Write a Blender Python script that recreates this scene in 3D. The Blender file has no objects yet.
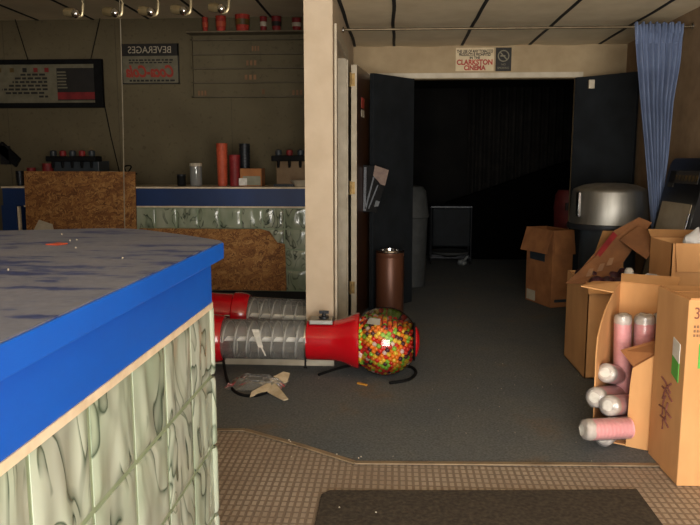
import bpy, bmesh, math, random
from mathutils import Vector, Matrix, noise
random.seed(7)
PI = math.pi
sc = bpy.context.scene
COL = sc.collection
ORG = {}

# ------------------------------------------------------------------ materials
def lin(c):
    return tuple((v/12.92 if v <= 0.04045 else ((v+0.055)/1.055)**2.4) for v in (c[0]/255, c[1]/255, c[2]/255)) + (1,)

def base_mat(name):
    m = bpy.data.materials.new(name); m.use_nodes = True
    nt = m.node_tree
    return m, nt, nt.nodes['Principled BSDF']

def coords(nt, scale=(1, 1, 1)):
    t = nt.nodes.new('ShaderNodeNewGeometry')
    mp = nt.nodes.new('ShaderNodeMapping')
    mp.inputs['Scale'].default_value = scale
    nt.links.new(t.outputs['Position'], mp.inputs['Vector'])
    return mp.outputs['Vector']

def objcoords(nt, scale=(1, 1, 1)):
    t = nt.nodes.new('ShaderNodeTexCoord')
    mp = nt.nodes.new('ShaderNodeMapping')
    mp.inputs['Scale'].default_value = scale
    nt.links.new(t.outputs['Object'], mp.inputs['Vector'])
    return mp.outputs['Vector']

def ramp(nt, fac, stops):
    r = nt.nodes.new('ShaderNodeValToRGB')
    el = r.color_ramp.elements
    el[0].position, el[0].color = stops[0]
    el[1].position, el[1].color = stops[-1]
    for p, c in stops[1:-1]:
        e = el.new(p); e.color = c
    nt.links.new(fac, r.inputs['Fac'])
    return r.outputs['Color']

def noise_tex(nt, vec, scale, detail=4, rough=.55):
    n = nt.nodes.new('ShaderNodeTexNoise')
    n.inputs['Scale'].default_value = scale
    n.inputs['Detail'].default_value = detail
    n.inputs['Roughness'].default_value = rough
    nt.links.new(vec, n.inputs['Vector'])
    return n.outputs['Fac']

def bump(nt, b, h, strength=.3, dist=.01):
    n = nt.nodes.new('ShaderNodeBump')
    n.inputs['Strength'].default_value = strength
    n.inputs['Distance'].default_value = dist
    nt.links.new(h, n.inputs['Height'])
    nt.links.new(n.outputs['Normal'], b.inputs['Normal'])

def mat(name, c, c2=None, rough=.6, metal=0., nscale=12., scale=(1, 1, 1), lo=.35, hi=.68, bmp=0., spec=.5, coat=0.):
    m, nt, b = base_mat(name)
    b.inputs['Roughness'].default_value = rough
    b.inputs['Metallic'].default_value = metal
    b.inputs['Specular IOR Level'].default_value = spec
    b.inputs['Coat Weight'].default_value = coat
    b.inputs['Coat Roughness'].default_value = .05
    if c2 is None:
        c2 = tuple(v*.88 for v in c)
    v = coords(nt, scale)
    f = noise_tex(nt, v, nscale)
    nt.links.new(ramp(nt, f, [(lo, lin(c2)), (hi, lin(c))]), b.inputs['Base Color'])
    if bmp:
        bump(nt, b, f, bmp, .01)
    return m

def clear_mat(name, tint=(255, 255, 255), refl=.5, milky=0., rough=.03):
    m = bpy.data.materials.new(name); m.use_nodes = True
    nt = m.node_tree; nt.nodes.clear()
    o = nt.nodes.new('ShaderNodeOutputMaterial')
    t = nt.nodes.new('ShaderNodeBsdfTransparent'); t.inputs[0].default_value = lin(tint)
    g = nt.nodes.new('ShaderNodeBsdfGlossy'); g.inputs['Roughness'].default_value = rough
    lw = nt.nodes.new('ShaderNodeLayerWeight'); lw.inputs['Blend'].default_value = .35
    mm = nt.nodes.new('ShaderNodeMath'); mm.operation = 'MULTIPLY_ADD'
    mm.inputs[1].default_value = refl; mm.inputs[2].default_value = .05
    nt.links.new(lw.outputs['Fresnel'], mm.inputs[0])
    mx = nt.nodes.new('ShaderNodeMixShader')
    nt.links.new(mm.outputs[0], mx.inputs[0]); nt.links.new(t.outputs[0], mx.inputs[1]); nt.links.new(g.outputs[0], mx.inputs[2])
    out = mx.outputs[0]
    if milky:
        d = nt.nodes.new('ShaderNodeBsdfDiffuse'); d.inputs[0].default_value = (.9, .9, .88, 1)
        m2 = nt.nodes.new('ShaderNodeMixShader'); m2.inputs[0].default_value = milky
        nt.links.new(out, m2.inputs[1]); nt.links.new(d.outputs[0], m2.inputs[2]); out = m2.outputs[0]
    nt.links.new(out, o.inputs[0])
    return m

M = {}
M['beige'] = mat('beige_paint', (198, 180, 156), (186, 167, 142), .7, nscale=5, bmp=.05)
M['header'] = mat('header_paint', (166, 146, 114), (150, 130, 99), .75, nscale=6, bmp=.05)
M['trimw'] = mat('trim_paint', (190, 180, 160), (170, 158, 136), .5, nscale=9)
M['tan_wall'] = mat('tan_wall', (140, 116, 88), (120, 96, 70), .8, nscale=7)
M['ceil'] = mat('ceiling_tile', (228, 212, 180), (214, 197, 164), .9, nscale=4, bmp=.08)
M['dimceil'] = mat('old_ceiling', (84, 76, 62), (66, 60, 49), .9, nscale=3)
M['tbar'] = mat('ceiling_grid', (26, 24, 20), (18, 16, 14), .8)
M['black'] = mat('black_paint', (30, 34, 38), (22, 25, 28), .75, nscale=6, spec=.2)
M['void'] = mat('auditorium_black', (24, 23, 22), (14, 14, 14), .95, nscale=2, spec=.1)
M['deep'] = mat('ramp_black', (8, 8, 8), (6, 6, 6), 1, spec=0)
M['drape'] = mat('dark_drape', (34, 32, 30), (22, 21, 20), .95, nscale=5, spec=.1)
M['gold'] = mat('brass', (150, 124, 78), (118, 94, 56), .5, .7, nscale=30)
M['chrome'] = mat('chrome', (215, 215, 215), (190, 190, 190), .16, 1, nscale=20)
M['steel'] = mat('brushed_steel', (160, 158, 152), (138, 136, 130), .48, 1, nscale=14, scale=(1, 1, .15))
M['dkmetal'] = mat('dark_metal', (52, 54, 58), (40, 42, 46), .45, .6)
M['drum'] = mat('drum_enamel', (52, 60, 66), (42, 48, 54), .5)
M['blue'] = mat('blue_laminate', (14, 94, 202), (11, 86, 190), .38, nscale=3)
M['dkblue'] = mat('shaded_blue_laminate', (14, 48, 100), (12, 42, 88), .5, nscale=3)  # far counter's blue, with its shade put into the colour
M['cream'] = mat('cream_edge', (226, 208, 180), (206, 186, 156), .6, nscale=20)
M['red'] = mat('red_plastic', (190, 8, 24), (176, 6, 20), .22, nscale=5, coat=.6)
M['redcup'] = mat('red_paper', (196, 66, 48), (150, 40, 32), .7, nscale=30)
M['dkred'] = mat('dark_red', (140, 34, 36), (110, 24, 26), .6)
M['orangered'] = mat('orange_red', (200, 90, 56), (170, 66, 40), .6)
M['kraft'] = mat('kraft_board', (218, 164, 108), (203, 149, 95), .85, nscale=6, scale=(1, 1, .4))
M['kraftin'] = mat('kraft_inside', (168, 122, 74), (150, 106, 62), .9, nscale=6)
M['kraftold'] = mat('worn_kraft', (170, 112, 66), (140, 90, 52), .9, nscale=7)
M['darkflap'] = mat('dark_brown_flap', (136, 90, 54), (112, 72, 42), .9, nscale=7)  # darker brown board for the raised carton flaps
M['bagpurple'] = mat('purple_wrap', (74, 34, 46), (40, 22, 30), .35, nscale=40)
M['pink'] = mat('pink_cups', (252, 182, 184), (246, 164, 168), .6, nscale=6, scale=(1, 1, 1))
M['white'] = mat('white_foam', (226, 222, 212), (204, 198, 188), .6, nscale=30)
M['offwhite'] = mat('dim_white', (196, 186, 166), (176, 164, 142), .6)
M['rodwhite'] = mat('rod_white', (250, 248, 244), (240, 238, 232), .25)
M['darkgrey'] = mat('dark_grey_plastic', (60, 62, 62), (48, 50, 50), .7)
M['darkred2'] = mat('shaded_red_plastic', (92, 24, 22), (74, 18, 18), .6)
M['paper'] = mat('cream_paper', (206, 190, 160), (180, 160, 128), .8, nscale=20)
M['cord'] = mat('black_rubber', (24, 24, 25), (17, 17, 17), .7, spec=.12)
M['string'] = mat('grey_string', (150, 140, 120), (130, 120, 100), .8)
M['green'] = mat('green_label', (92, 178, 74), (80, 164, 62), .6)
M['ink'] = mat('faded_red_ink', (140, 84, 66), (120, 74, 60), .9)
M['greyink'] = mat('grey_ink', (150, 112, 80), (130, 96, 70), .9)
M['blackink'] = mat('black_ink', (36, 32, 28), (28, 25, 22), .7)
M['signred'] = mat('sign_red', (176, 62, 44), (150, 46, 34), .6)
M['signface'] = mat('sign_face', (206, 188, 154), (192, 172, 138), .6)
M['dimsign'] = mat('menu_face', (122, 116, 96), (106, 100, 80), .6, nscale=14)
M['rubber'] = mat('mat_rubber', (82, 74, 64), (60, 54, 47), .95, nscale=60, bmp=.3, spec=.2)
M['bronze'] = mat('bronze_bin', (116, 74, 52), (92, 56, 40), .4, .35, nscale=6, scale=(1, 1, .2))
M['brownwood'] = mat('varnished_brown_wood', (78, 48, 28), (60, 36, 20), .28, nscale=8, scale=(3, 3, .3))
M['curtain'] = mat('blue_curtain', (100, 114, 144), (86, 99, 128), .9, nscale=8)
M['greybin'] = mat('grey_plastic', (112, 116, 116), (96, 100, 100), .6)
M['tanpanel'] = mat('tan_panel', (150, 136, 112), (136, 122, 98), .35)
M['goldink'] = mat('gold_print', (116, 92, 40), (80, 62, 28), .5)
M['clear'] = clear_mat('clear_plastic', (250, 250, 249), .75)
M['tubeclear'] = clear_mat('clear_tube_plastic', (252, 252, 251), .9, .10)
M['spiral'] = clear_mat('clear_spiral', (250, 250, 250), 1.0, .3, .08)
M['coil'] = clear_mat('milky_highlight', (250, 250, 250), 1.0, .55, .1)
M['wrap'] = clear_mat('clear_wrap', (245, 240, 240), .5, .12, .2)
M['jarglass'] = clear_mat('jar_glass', (170, 175, 168), .6, .2)
M['bag'] = clear_mat('thin_bag', (244, 244, 242), .7, .10, .12)
gumc = {'red': (232, 50, 34), 'orange': (252, 138, 34), 'yellow': (252, 212, 66), 'green': (150, 216, 64), 'white': (244, 220, 204), 'purple': (84, 44, 56)}
for k, c in gumc.items():
    M['gum_'+k] = mat('gumball_'+k, c, None, .25, nscale=30)

# wall: plaster over block with faint joints and smudges
def wall_mat():
    m, nt, b = base_mat('smudged_plaster')
    b.inputs['Roughness'].default_value = .85
    v = coords(nt)
    f = noise_tex(nt, v, 1.4, 5); g = noise_tex(nt, v, 22, 3)
    c1 = ramp(nt, f, [(.3, lin((92, 82, 60))), (.7, lin((111, 100, 75)))])
    c2 = ramp(nt, g, [(.30, lin((150, 140, 124))), (.42, lin((255, 255, 255)))])
    mx = nt.nodes.new('ShaderNodeMix'); mx.data_type = 'RGBA'; mx.blend_type = 'MULTIPLY'; mx.inputs[0].default_value = .35
    nt.links.new(c1, mx.inputs[6]); nt.links.new(c2, mx.inputs[7])
    nt.links.new(mx.outputs[2], b.inputs['Base Color'])
    bump(nt, b, g, .1, .01)
    return m
M['plaster'] = wall_mat()

def ribbed_mat():
    m, nt, b = base_mat('ribbed_floor_tile')
    b.inputs['Roughness'].default_value = .6
    v = coords(nt)
    br = nt.nodes.new('ShaderNodeTexBrick')
    br.offset = 0; br.inputs['Scale'].default_value = 1
    br.inputs['Brick Width'].default_value = .029; br.inputs['Row Height'].default_value = .042
    br.inputs['Mortar Size'].default_value = .0065; br.inputs['Mortar Smooth'].default_value = .35
    nt.links.new(v, br.inputs['Vector'])
    f = noise_tex(nt, v, 3.0, 5)
    dirt = ramp(nt, f, [(.3, lin((158, 140, 122))), (.7, lin((184, 168, 150)))])
    mx = nt.nodes.new('ShaderNodeMix'); mx.data_type = 'RGBA'
    nt.links.new(br.outputs['Fac'], mx.inputs[0])
    nt.links.new(dirt, mx.inputs[6]); mx.inputs[7].default_value = lin((134, 117, 100))
    nt.links.new(mx.outputs[2], b.inputs['Base Color'])
    inv = nt.nodes.new('ShaderNodeMath'); inv.operation = 'SUBTRACT'; inv.inputs[0].default_value = 1
    nt.links.new(br.outputs['Fac'], inv.inputs[1])
    bump(nt, b, inv.outputs[0], .7, .006)
    return m
M['ribbed'] = ribbed_mat()

def carpet_mat():
    m, nt, b = base_mat('worn_carpet')
    b.inputs['Roughness'].default_value = .95; b.inputs['Specular IOR Level'].default_value = .15
    v = coords(nt)
    f = noise_tex(nt, v, 2.2, 6, .6); g = noise_tex(nt, v, 90, 2)
    c1 = ramp(nt, f, [(.25, lin((128, 114, 98))), (.40, lin((116, 117, 115))), (.75, lin((104, 110, 114)))])
    c2 = ramp(nt, g, [(.3, lin((180, 180, 180))), (.7, lin((255, 255, 255)))])
    mx = nt.nodes.new('ShaderNodeMix'); mx.data_type = 'RGBA'; mx.blend_type = 'MULTIPLY'; mx.inputs[0].default_value = .8
    nt.links.new(c1, mx.inputs[6]); nt.links.new(c2, mx.inputs[7])
    nt.links.new(mx.outputs[2], b.inputs['Base Color'])
    bump(nt, b, g, .4, .006)
    return m
M['carpet'] = carpet_mat()

def osb_mat():
    m, nt, b = base_mat('strand_board')
    b.inputs['Roughness'].default_value = .8
    v = coords(nt)
    n = noise_tex(nt, v, 9, 3)
    vo = nt.nodes.new('ShaderNodeTexVoronoi'); vo.inputs['Scale'].default_value = 24
    mp = nt.nodes.new('ShaderNodeMapping'); mp.inputs['Scale'].default_value = (.6, 1, 1.3)
    nt.links.new(v, mp.inputs['Vector'])
    ad = nt.nodes.new('ShaderNodeVectorMath'); ad.operation = 'ADD'
    nt.links.new(mp.outputs[0], ad.inputs[0]); nt.links.new(n, ad.inputs[1])
    nt.links.new(ad.outputs[0], vo.inputs['Vector'])
    sp = nt.nodes.new('ShaderNodeSeparateColor'); nt.links.new(vo.outputs['Color'], sp.inputs[0])
    c = ramp(nt, sp.outputs[0], [(0., lin((100, 60, 27))), (.35, lin((130, 84, 41))), (.7, lin((156, 107, 56))), (1., lin((178, 132, 78)))])
    nt.links.new(c, b.inputs['Base Color'])
    bump(nt, b, sp.outputs[0], .15, .004)
    return m
M['osb'] = osb_mat()

def dust_mat():
    m, nt, b = base_mat('dusty_blue_laminate')
    b.inputs['Roughness'].default_value = .55
    v = coords(nt, (2.6, 7.0, 1))
    f = noise_tex(nt, v, 2.3, 8, .62)
    g = noise_tex(nt, coords(nt, (1, 1, 1)), 60, 3)
    c1 = ramp(nt, f, [(.39, lin((40, 54, 104))), (.455, lin((98, 103, 122))), (.7, lin((112, 114, 128)))])
    c2 = ramp(nt, g, [(.3, lin((226, 226, 226))), (.7, lin((255, 255, 255)))])
    mx = nt.nodes.new('ShaderNodeMix'); mx.data_type = 'RGBA'; mx.blend_type = 'MULTIPLY'; mx.inputs[0].default_value = .8
    nt.links.new(c1, mx.inputs[6]); nt.links.new(c2, mx.inputs[7])
    nt.links.new(mx.outputs[2], b.inputs['Base Color'])
    return m
M['dust'] = dust_mat()

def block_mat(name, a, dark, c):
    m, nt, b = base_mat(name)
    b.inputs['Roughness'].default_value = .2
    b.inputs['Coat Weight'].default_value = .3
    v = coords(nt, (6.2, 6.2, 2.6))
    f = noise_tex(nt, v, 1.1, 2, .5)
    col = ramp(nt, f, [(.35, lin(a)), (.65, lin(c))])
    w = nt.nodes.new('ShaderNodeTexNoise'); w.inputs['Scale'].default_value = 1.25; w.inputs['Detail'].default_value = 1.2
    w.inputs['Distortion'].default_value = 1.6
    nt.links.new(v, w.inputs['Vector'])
    refr_lines = ramp(nt, w.outputs['Fac'], [(.36, (1, 1, 1, 1)), (.425, (.5, .5, .5, 1)), (.450, (.0, .0, .0, 1)), (.468, (1, 1, 1, 1)), (.64, (1, 1, 1, 1)), (.655, (.3, .3, .3, 1)), (.70, (1, 1, 1, 1))])  # dark refraction lines of the glass, painted into the base colour
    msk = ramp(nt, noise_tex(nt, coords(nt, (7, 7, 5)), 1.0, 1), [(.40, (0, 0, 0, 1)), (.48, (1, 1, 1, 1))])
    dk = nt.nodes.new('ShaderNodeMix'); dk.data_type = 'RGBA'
    nt.links.new(refr_lines, dk.inputs[0]); dk.inputs[6].default_value = lin(dark); nt.links.new(col, dk.inputs[7])
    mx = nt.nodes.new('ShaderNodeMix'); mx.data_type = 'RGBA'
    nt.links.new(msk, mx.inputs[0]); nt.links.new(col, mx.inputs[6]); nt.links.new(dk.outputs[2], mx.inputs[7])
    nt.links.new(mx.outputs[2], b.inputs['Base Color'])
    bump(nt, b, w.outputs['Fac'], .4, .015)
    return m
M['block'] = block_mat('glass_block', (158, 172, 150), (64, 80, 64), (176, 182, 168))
M['dimblock'] = block_mat('darker_glass_block', (138, 148, 124), (48, 58, 48), (166, 170, 150))  # darker copy of the block tones, used on the far counter
M['joint'] = mat('block_joint', (142, 156, 126), (128, 142, 114), .35, nscale=12)

# ------------------------------------------------------------------ mesh helpers
def nb(): return bmesh.new()

def box(bm, x0, x1, y0, y1, z0, z1):
    r = bmesh.ops.create_cube(bm, size=1)
    for v in r['verts']:
        v.co = Vector((x0+(x1-x0)*(v.co.x+.5), y0+(y1-y0)*(v.co.y+.5), z0+(z1-z0)*(v.co.z+.5)))
    return r['verts']

def slab(bm, pts, th):
    """polygon with thickness th, grown along its normal"""
    P = [Vector(p) for p in pts]
    n = Vector((0, 0, 0))
    for i in range(len(P)):
        a, b = P[i]-P[0], P[(i+1) % len(P)]-P[0]
        n += a.cross(b)
    n = n.normalized()*th
    A = [bm.verts.new(p) for p in P]; B = [bm.verts.new(p+n) for p in P]
    bm.faces.new(list(reversed(A))); bm.faces.new(B)
    for i in range(len(P)):
        j = (i+1) % len(P)
        bm.faces.new((A[i], A[j], B[j], B[i]))

def prism(bm, pts, z0, z1):
    A = [bm.verts.new((p[0], p[1], z0)) for p in pts]; B = [bm.verts.new((p[0], p[1], z1)) for p in pts]
    bm.faces.new(list(reversed(A))); bm.faces.new(B)
    for i in range(len(pts)):
        j = (i+1) % len(pts); bm.faces.new((A[i], A[j], B[j], B[i]))

def frame_of(d):
    d = Vector(d).normalized()
    u = d.cross(Vector((0, 0, 1)))
    if u.length < 1e-3: u = Vector((1, 0, 0))
    u.normalize()
    return d, u, u.cross(d).normalized()

def lathe(bm, prof, o, d=(0, 0, 1), n=32, caps=True, sx=1):
    d, u, w = frame_of(d); o = Vector(o)
    rings = []
    for r, h in prof:
        rings.append([bm.verts.new(o+d*h+(u*math.cos(2*PI*i/n)*sx+w*math.sin(2*PI*i/n))*r) for i in range(n)])
    for a, b in zip(rings, rings[1:]):
        for i in range(n):
            j = (i+1) % n
            bm.faces.new((a[i], a[j], b[j], b[i]))
    if caps:
        bm.faces.new(list(reversed(rings[0]))); bm.faces.new(rings[-1])

def tube(bm, pts, r, n=8):
    P = [Vector(p) for p in pts]
    rings = []
    for i, p in enumerate(P):
        d = (P[min(i+1, len(P)-1)]-P[max(i-1, 0)])
        d, u, w = frame_of(d)
        rings.append([bm.verts.new(p+(u*math.cos(2*PI*k/n)+w*math.sin(2*PI*k/n))*r) for k in range(n)])
    for a, b in zip(rings, rings[1:]):
        for i in range(n):
            j = (i+1) % n
            bm.faces.new((a[i], a[j], b[j], b[i]))
    bm.faces.new(list(reversed(rings[0]))); bm.faces.new(rings[-1])

def smooth_path(pts, k=8):
    P = [Vector(p) for p in pts]; P = [P[0]]+P+[P[-1]]
    out = []
    for i in range(1, len(P)-2):
        a, b, c, d = P[i-1], P[i], P[i+1], P[i+2]
        for s in range(k):
            t = s/k
            out.append(.5*((2*b)+(-a+c)*t+(2*a-5*b+4*c-d)*t*t+(-a+3*b-3*c+d)*t**3))
    out.append(P[-2])
    return out

def sphere(bm, c, r, u=20, v=12, sc_=(1, 1, 1)):
    c = Vector(c)
    top = bm.verts.new(c+Vector((0, 0, r*sc_[2]))); bot = bm.verts.new(c-Vector((0, 0, r*sc_[2])))
    rings = []
    for i in range(1, v):
        a = PI*i/v
        rings.append([bm.verts.new(c+Vector((r*math.sin(a)*math.cos(2*PI*k/u)*sc_[0], r*math.sin(a)*math.sin(2*PI*k/u)*sc_[1], r*math.cos(a)*sc_[2]))) for k in range(u)])
    for k in range(u):
        m = (k+1) % u
        bm.faces.new((top, rings[0][k], rings[0][m])); bm.faces.new((bot, rings[-1][m], rings[-1][k]))
        for a, b in zip(rings, rings[1:]): bm.faces.new((a[k], b[k], b[m], a[m]))

def finish(name, bm, m, parent=None, smooth=False, bevel=0., local=False, origin=None):
    bmesh.ops.recalc_face_normals(bm, faces=bm.faces)
    if parent is not None:
        if not local:
            bmesh.ops.translate(bm, verts=bm.verts, vec=-ORG[parent.name])
        o_ = Vector((0, 0, 0))
    else:
        if origin is None:
            xs = [v.co for v in bm.verts]
            mn = [min(v[i] for v in xs) for i in range(3)]; mx = [max(v[i] for v in xs) for i in range(3)]
            o_ = Vector(((mn[0]+mx[0])/2, (mn[1]+mx[1])/2, mn[2]))
        else:
            o_ = Vector(origin)
        bmesh.ops.translate(bm, verts=bm.verts, vec=-o_)
    me = bpy.data.meshes.new(name); bm.to_mesh(me); bm.free()
    me.materials.append(m)
    if smooth:
        for p in me.polygons: p.use_smooth = True
        try: me.set_sharp_from_angle(angle=math.radians(40))
        except Exception: pass
    ob = bpy.data.objects.new(name, me); COL.objects.link(ob)
    if parent is not None:
        ob.parent = parent; ORG[ob.name] = ORG[parent.name]
    else:
        ob.location = o_; ORG[ob.name] = o_
    if bevel:
        b = ob.modifiers.new('bevel', 'BEVEL'); b.width = bevel; b.segments = 2; b.limit_method = 'ANGLE'
    return ob

def tag(o, label, cat, group=None):
    o['label'] = label; o['category'] = cat
    if group: o['group'] = group
    return o

def thing(name, label, cat, loc=(0, 0, 0), group=None):
    o = bpy.data.objects.new(name, None); COL.objects.link(o)
    o.location = loc; o.empty_display_size = .05
    ORG[o.name] = Vector(loc)
    return tag(o, label, cat, group)

def struct(name, bm, m, **k):
    o = finish(name, bm, m, origin=(0, 0, 0), **k); o['kind'] = 'structure'; return o

def sbox(name, m, *b):
    bm = nb(); box(bm, *b); return struct(name, bm, m)

def part(name, m, parent, *b, bevel=0.):
    bm = nb(); box(bm, *b); return finish(name, bm, m, parent, bevel=bevel)

def lettering(name, body, size, m, parent, loc, rot=(PI/2, 0, 0), mirror=False, wide=1., align='CENTER', ext=.0006, bold=0., shear=0.):
    cu = bpy.data.curves.new('tmp_text', 'FONT'); cu.body = body; cu.size = size
    cu.align_x = align; cu.align_y = 'CENTER'; cu.extrude = ext; cu.offset = bold; cu.shear = shear
    t = bpy.data.objects.new('tmp_text', cu); COL.objects.link(t)
    dg = bpy.context.evaluated_depsgraph_get()
    me = bpy.data.meshes.new_from_object(t.evaluated_get(dg))
    bpy.data.objects.remove(t)
    bm = nb(); bm.from_mesh(me); bpy.data.meshes.remove(me)
    from mathutils import Euler
    R = Euler(rot).to_matrix().to_4x4()
    S = Matrix.Diagonal((-wide if mirror else wide, 1, 1, 1))
    bmesh.ops.transform(bm, matrix=Matrix.Translation(Vector(loc)) @ R @ S, verts=bm.verts)
    return finish(name, bm, m, parent)

def copy_tree(o, parent=None):
    c = o.copy(); COL.objects.link(c)
    if parent is not None: c.parent = parent
    for ch in list(o.children): copy_tree(ch, c)
    return c

# ------------------------------------------------------------------ setting
CH = 2.37      # hall ceiling
WB = 6.6       # wall with the double doors
XR = 2.06      # right wall
XP0, XP1 = -.565, -.388   # partition
# ribbed floor, raised concession floor, carpet
sbox('floor', M['ribbed'], -5, 3.1, -1.6, 10.2, -.1, 0)
bm = nb(); slab(bm, [(-5, 4.41, 0), (XP1, 4.41, 0), (XP1, 7.7, 0), (-5, 7.7, 0)], .052)
o = struct('floor_concession', bm, M['carpet'])
bm = nb()
slab(bm, [(-5, 3.263, .001), (-.862, 3.263, .001), (-.729, 3.272, .001), (-.43, 3.10, .001), (-.164, 2.925, .001), (1.148, 2.985, .001), (XR, 3.03, .001), (XR, WB, .001), (2.9, WB, .001), (2.9, 10, .001), (XP1, 10, .001), (XP1, 4.41, .001), (-5, 4.41, .001)], .008)
struct('floor_carpet', bm, M['carpet'])
bm = nb()
pth = [(-2.5, 3.255, .006), (-.862, 3.255, .006), (-.729, 3.264, .006), (-.43, 3.092, .006), (-.164, 2.917, .006), (1.148, 2.977, .006), (XR, 3.022, .006)]
for a, b in zip(pth, pth[1:]):
    a, b = Vector(a), Vector(b); d = (b-a).normalized(); n = Vector((-d.y, d.x, 0))
    slab(bm, [a-n*.012, b-n*.012, b+n*.014, a+n*.014], .006)
struct('trim_carpet_edge', bm, mat('edge_strip', (150, 130, 102), (116, 98, 76), .5, nscale=9))
# curb face of the raised floor
sbox('trim_curb', M['trimw'], -5, XP1+.004, 4.385, 4.41, 0, .055)

# walls
def wall_y(name, m, x0, x1, y, z0, z1, t=.1): return sbox(name, m, x0, x1, y, y+t, z0, z1)
wall_y('wall_back', M['header'], .138, 1.63, WB, 2.075, CH)
o1 = wall_y('wall_back_left', M['header'], XP0, .138, WB, 0, CH)
wall_y('wall_back_right', M['header'], 1.63, XR, WB, 0, CH)
sbox('trim_1', M['trimw'], XP1, 1.68, WB-.018, WB, 2.08, 2.125)
sbox('wall_right', M['tan_wall'], XR, XR+.1, -1.6, WB+.1, 0, CH)
sbox('wall_concession_back', M['plaster'], -5, XP0, 7.5, 7.6, 0, 3.0)
sbox('wall_left', M['plaster'], -5.1, -5, -1.6, 7.6, 0, 3.0)
# partition with a doorway in it
bm = nb()
box(bm, XP0, XP1, 4.41, 4.62, 0, CH)
box(bm, XP0, XP1, 5.62, WB, 0, CH)
box(bm, XP0, XP1, 4.62, 5.62, 2.12, CH)
struct('wall_partition', bm, M['beige'])
sbox('wall_partition_top', M['plaster'], XP0, XP1, 4.41, 7.6, CH, 3.0)
sbox('wall_partition_rear', M['plaster'], XP0, XP1, WB+.1, 7.6, 0, CH)
bm = nb()
box(bm, XP1, XP1+.014, 4.54, 4.62, 0, 2.18); box(bm, XP1, XP1+.014, 5.62, 5.66, 0, 2.18); box(bm, XP1, XP1+.014, 4.62, 5.62, 2.11, 2.18)
box(bm, XP0+.01, XP1, 4.62, 4.65, 0, 2.12); box(bm, XP0+.01, XP1, 5.59, 5.62, 0, 2.12)
struct('trim_doorway', bm, M['trimw'])
# ceiling of the hall: sagging tiles between dark bars
bm = nb()
xs = [-.55, -.4, -.02, .59, 1.2, 1.81, 2.12]
yr = [-1.6+.2*i for i in range(42)]
def sag(x, y):
    for a, b in zip(xs, xs[1:]):
        if a <= x <= b:
            t = (x-a)/(b-a); s = math.sin(PI*t)
            return -.012*s*(1+.8*noise.noise((a*3, y*.9, 0)))*(b-a)/.6
    return 0
gx = sorted(set([round(a+(b-a)*k/8, 4) for a, b in zip(xs, xs[1:]) for k in range(9)]))
G = [[bm.verts.new((x, y, CH+.002+sag(x, y))) for x in gx] for y in yr]
for i in range(len(yr)-1):
    for j in range(len(gx)-1):
        bm.faces.new((G[i][j], G[i][j+1], G[i+1][j+1], G[i+1][j]))
o = struct('ceiling', bm, M['ceil'], smooth=True)
sbox('ceiling_slab', M['dimceil'], XP0, 3.1, -1.6, 10.2, CH+.02, CH+.12)
sbox('ceiling_lobby', M['ceil'], -5, -.55, -1.6, 4.41, CH, CH+.1)
bm = nb()
for k, x in enumerate([-.375, -.02, .59, 1.2, 1.81]):
    pts = [Vector((x+.012*noise.noise((k*7.1, y*1.7, 3)), y, CH-.004)) for y in [3+.15*i for i in range(25)]]
    for a, b in zip(pts, pts[1:]):
        w = .0125
        slab(bm, [(a.x-w, a.y, a.z), (a.x+w, a.y, a.z), (b.x+w, b.y, b.z), (b.x-w, b.y, b.z)], .005)
struct('trim_ceiling_grid', bm, M['tbar'])
# concession ceiling
sbox('ceiling_concession', M['ceil'], -5, XP0, 4.41, 7.6, 2.82, 2.92)
sbox('wall_soffit', M['plaster'], -5, XP0, 4.36, 4.41, CH+.06, 3.0)
bm = nb()
for x in (-3.8, -3.2, -2.6, -2.0, -1.3):
    box(bm, x-.012, x+.012, 4.5, 7.5, 2.813, 2.82)
struct('trim_concession_grid', bm, M['tbar'])
bm = nb()
for x in (-2.97, -4.2, -1.74):
    box(bm, x-.003, x+.003, 7.497, 7.5, .05, 2.82)
struct('trim_wall_joints', bm, mat('joint_line', (96, 86, 66), (84, 74, 56), .9))
# passage beyond the doors
sbox('wall_passage_left', M['void'], -.15, -.05, WB+.1, 10.2, 0, CH)
sbox('wall_passage_right', M['void'], 2.9, 3.0, WB+.1, 10.2, 0, CH)
sbox('wall_passage_return', M['void'], XR, 3.0, WB, WB+.1, 0, CH)
sbox('ceiling_passage', M['void'], -.15, 3.1, WB+.1, 10.2, CH-.03, CH+.02)
sbox('wall_passage_end', M['void'], -.15, 3.0, 10.0, 10.1, 0, CH)
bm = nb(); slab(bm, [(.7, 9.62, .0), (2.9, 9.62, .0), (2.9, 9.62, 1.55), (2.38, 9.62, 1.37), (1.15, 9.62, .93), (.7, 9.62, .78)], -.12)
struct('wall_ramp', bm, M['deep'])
# front wall with the open entrance behind the camera
EX0, EX1, EZ = -.95, 1.85, 2.2
sbox('wall_front_left', M['plaster'], -5, EX0, -1.6, -1.5, 0, CH)
sbox('wall_front_right', M['plaster'], EX1, XR+.1, -1.6, -1.5, 0, CH)
sbox('wall_front_top', M['plaster'], EX0, EX1, -1.6, -1.5, EZ, CH)
bm = nb()
for x in (EX0+.03, -.25, .45, 1.15, EX1-.03):
    box(bm, x-.03, x+.03, -1.6, -1.55, 0, EZ)
struct('door_frame_entrance', bm, M['dkmetal'])

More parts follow.
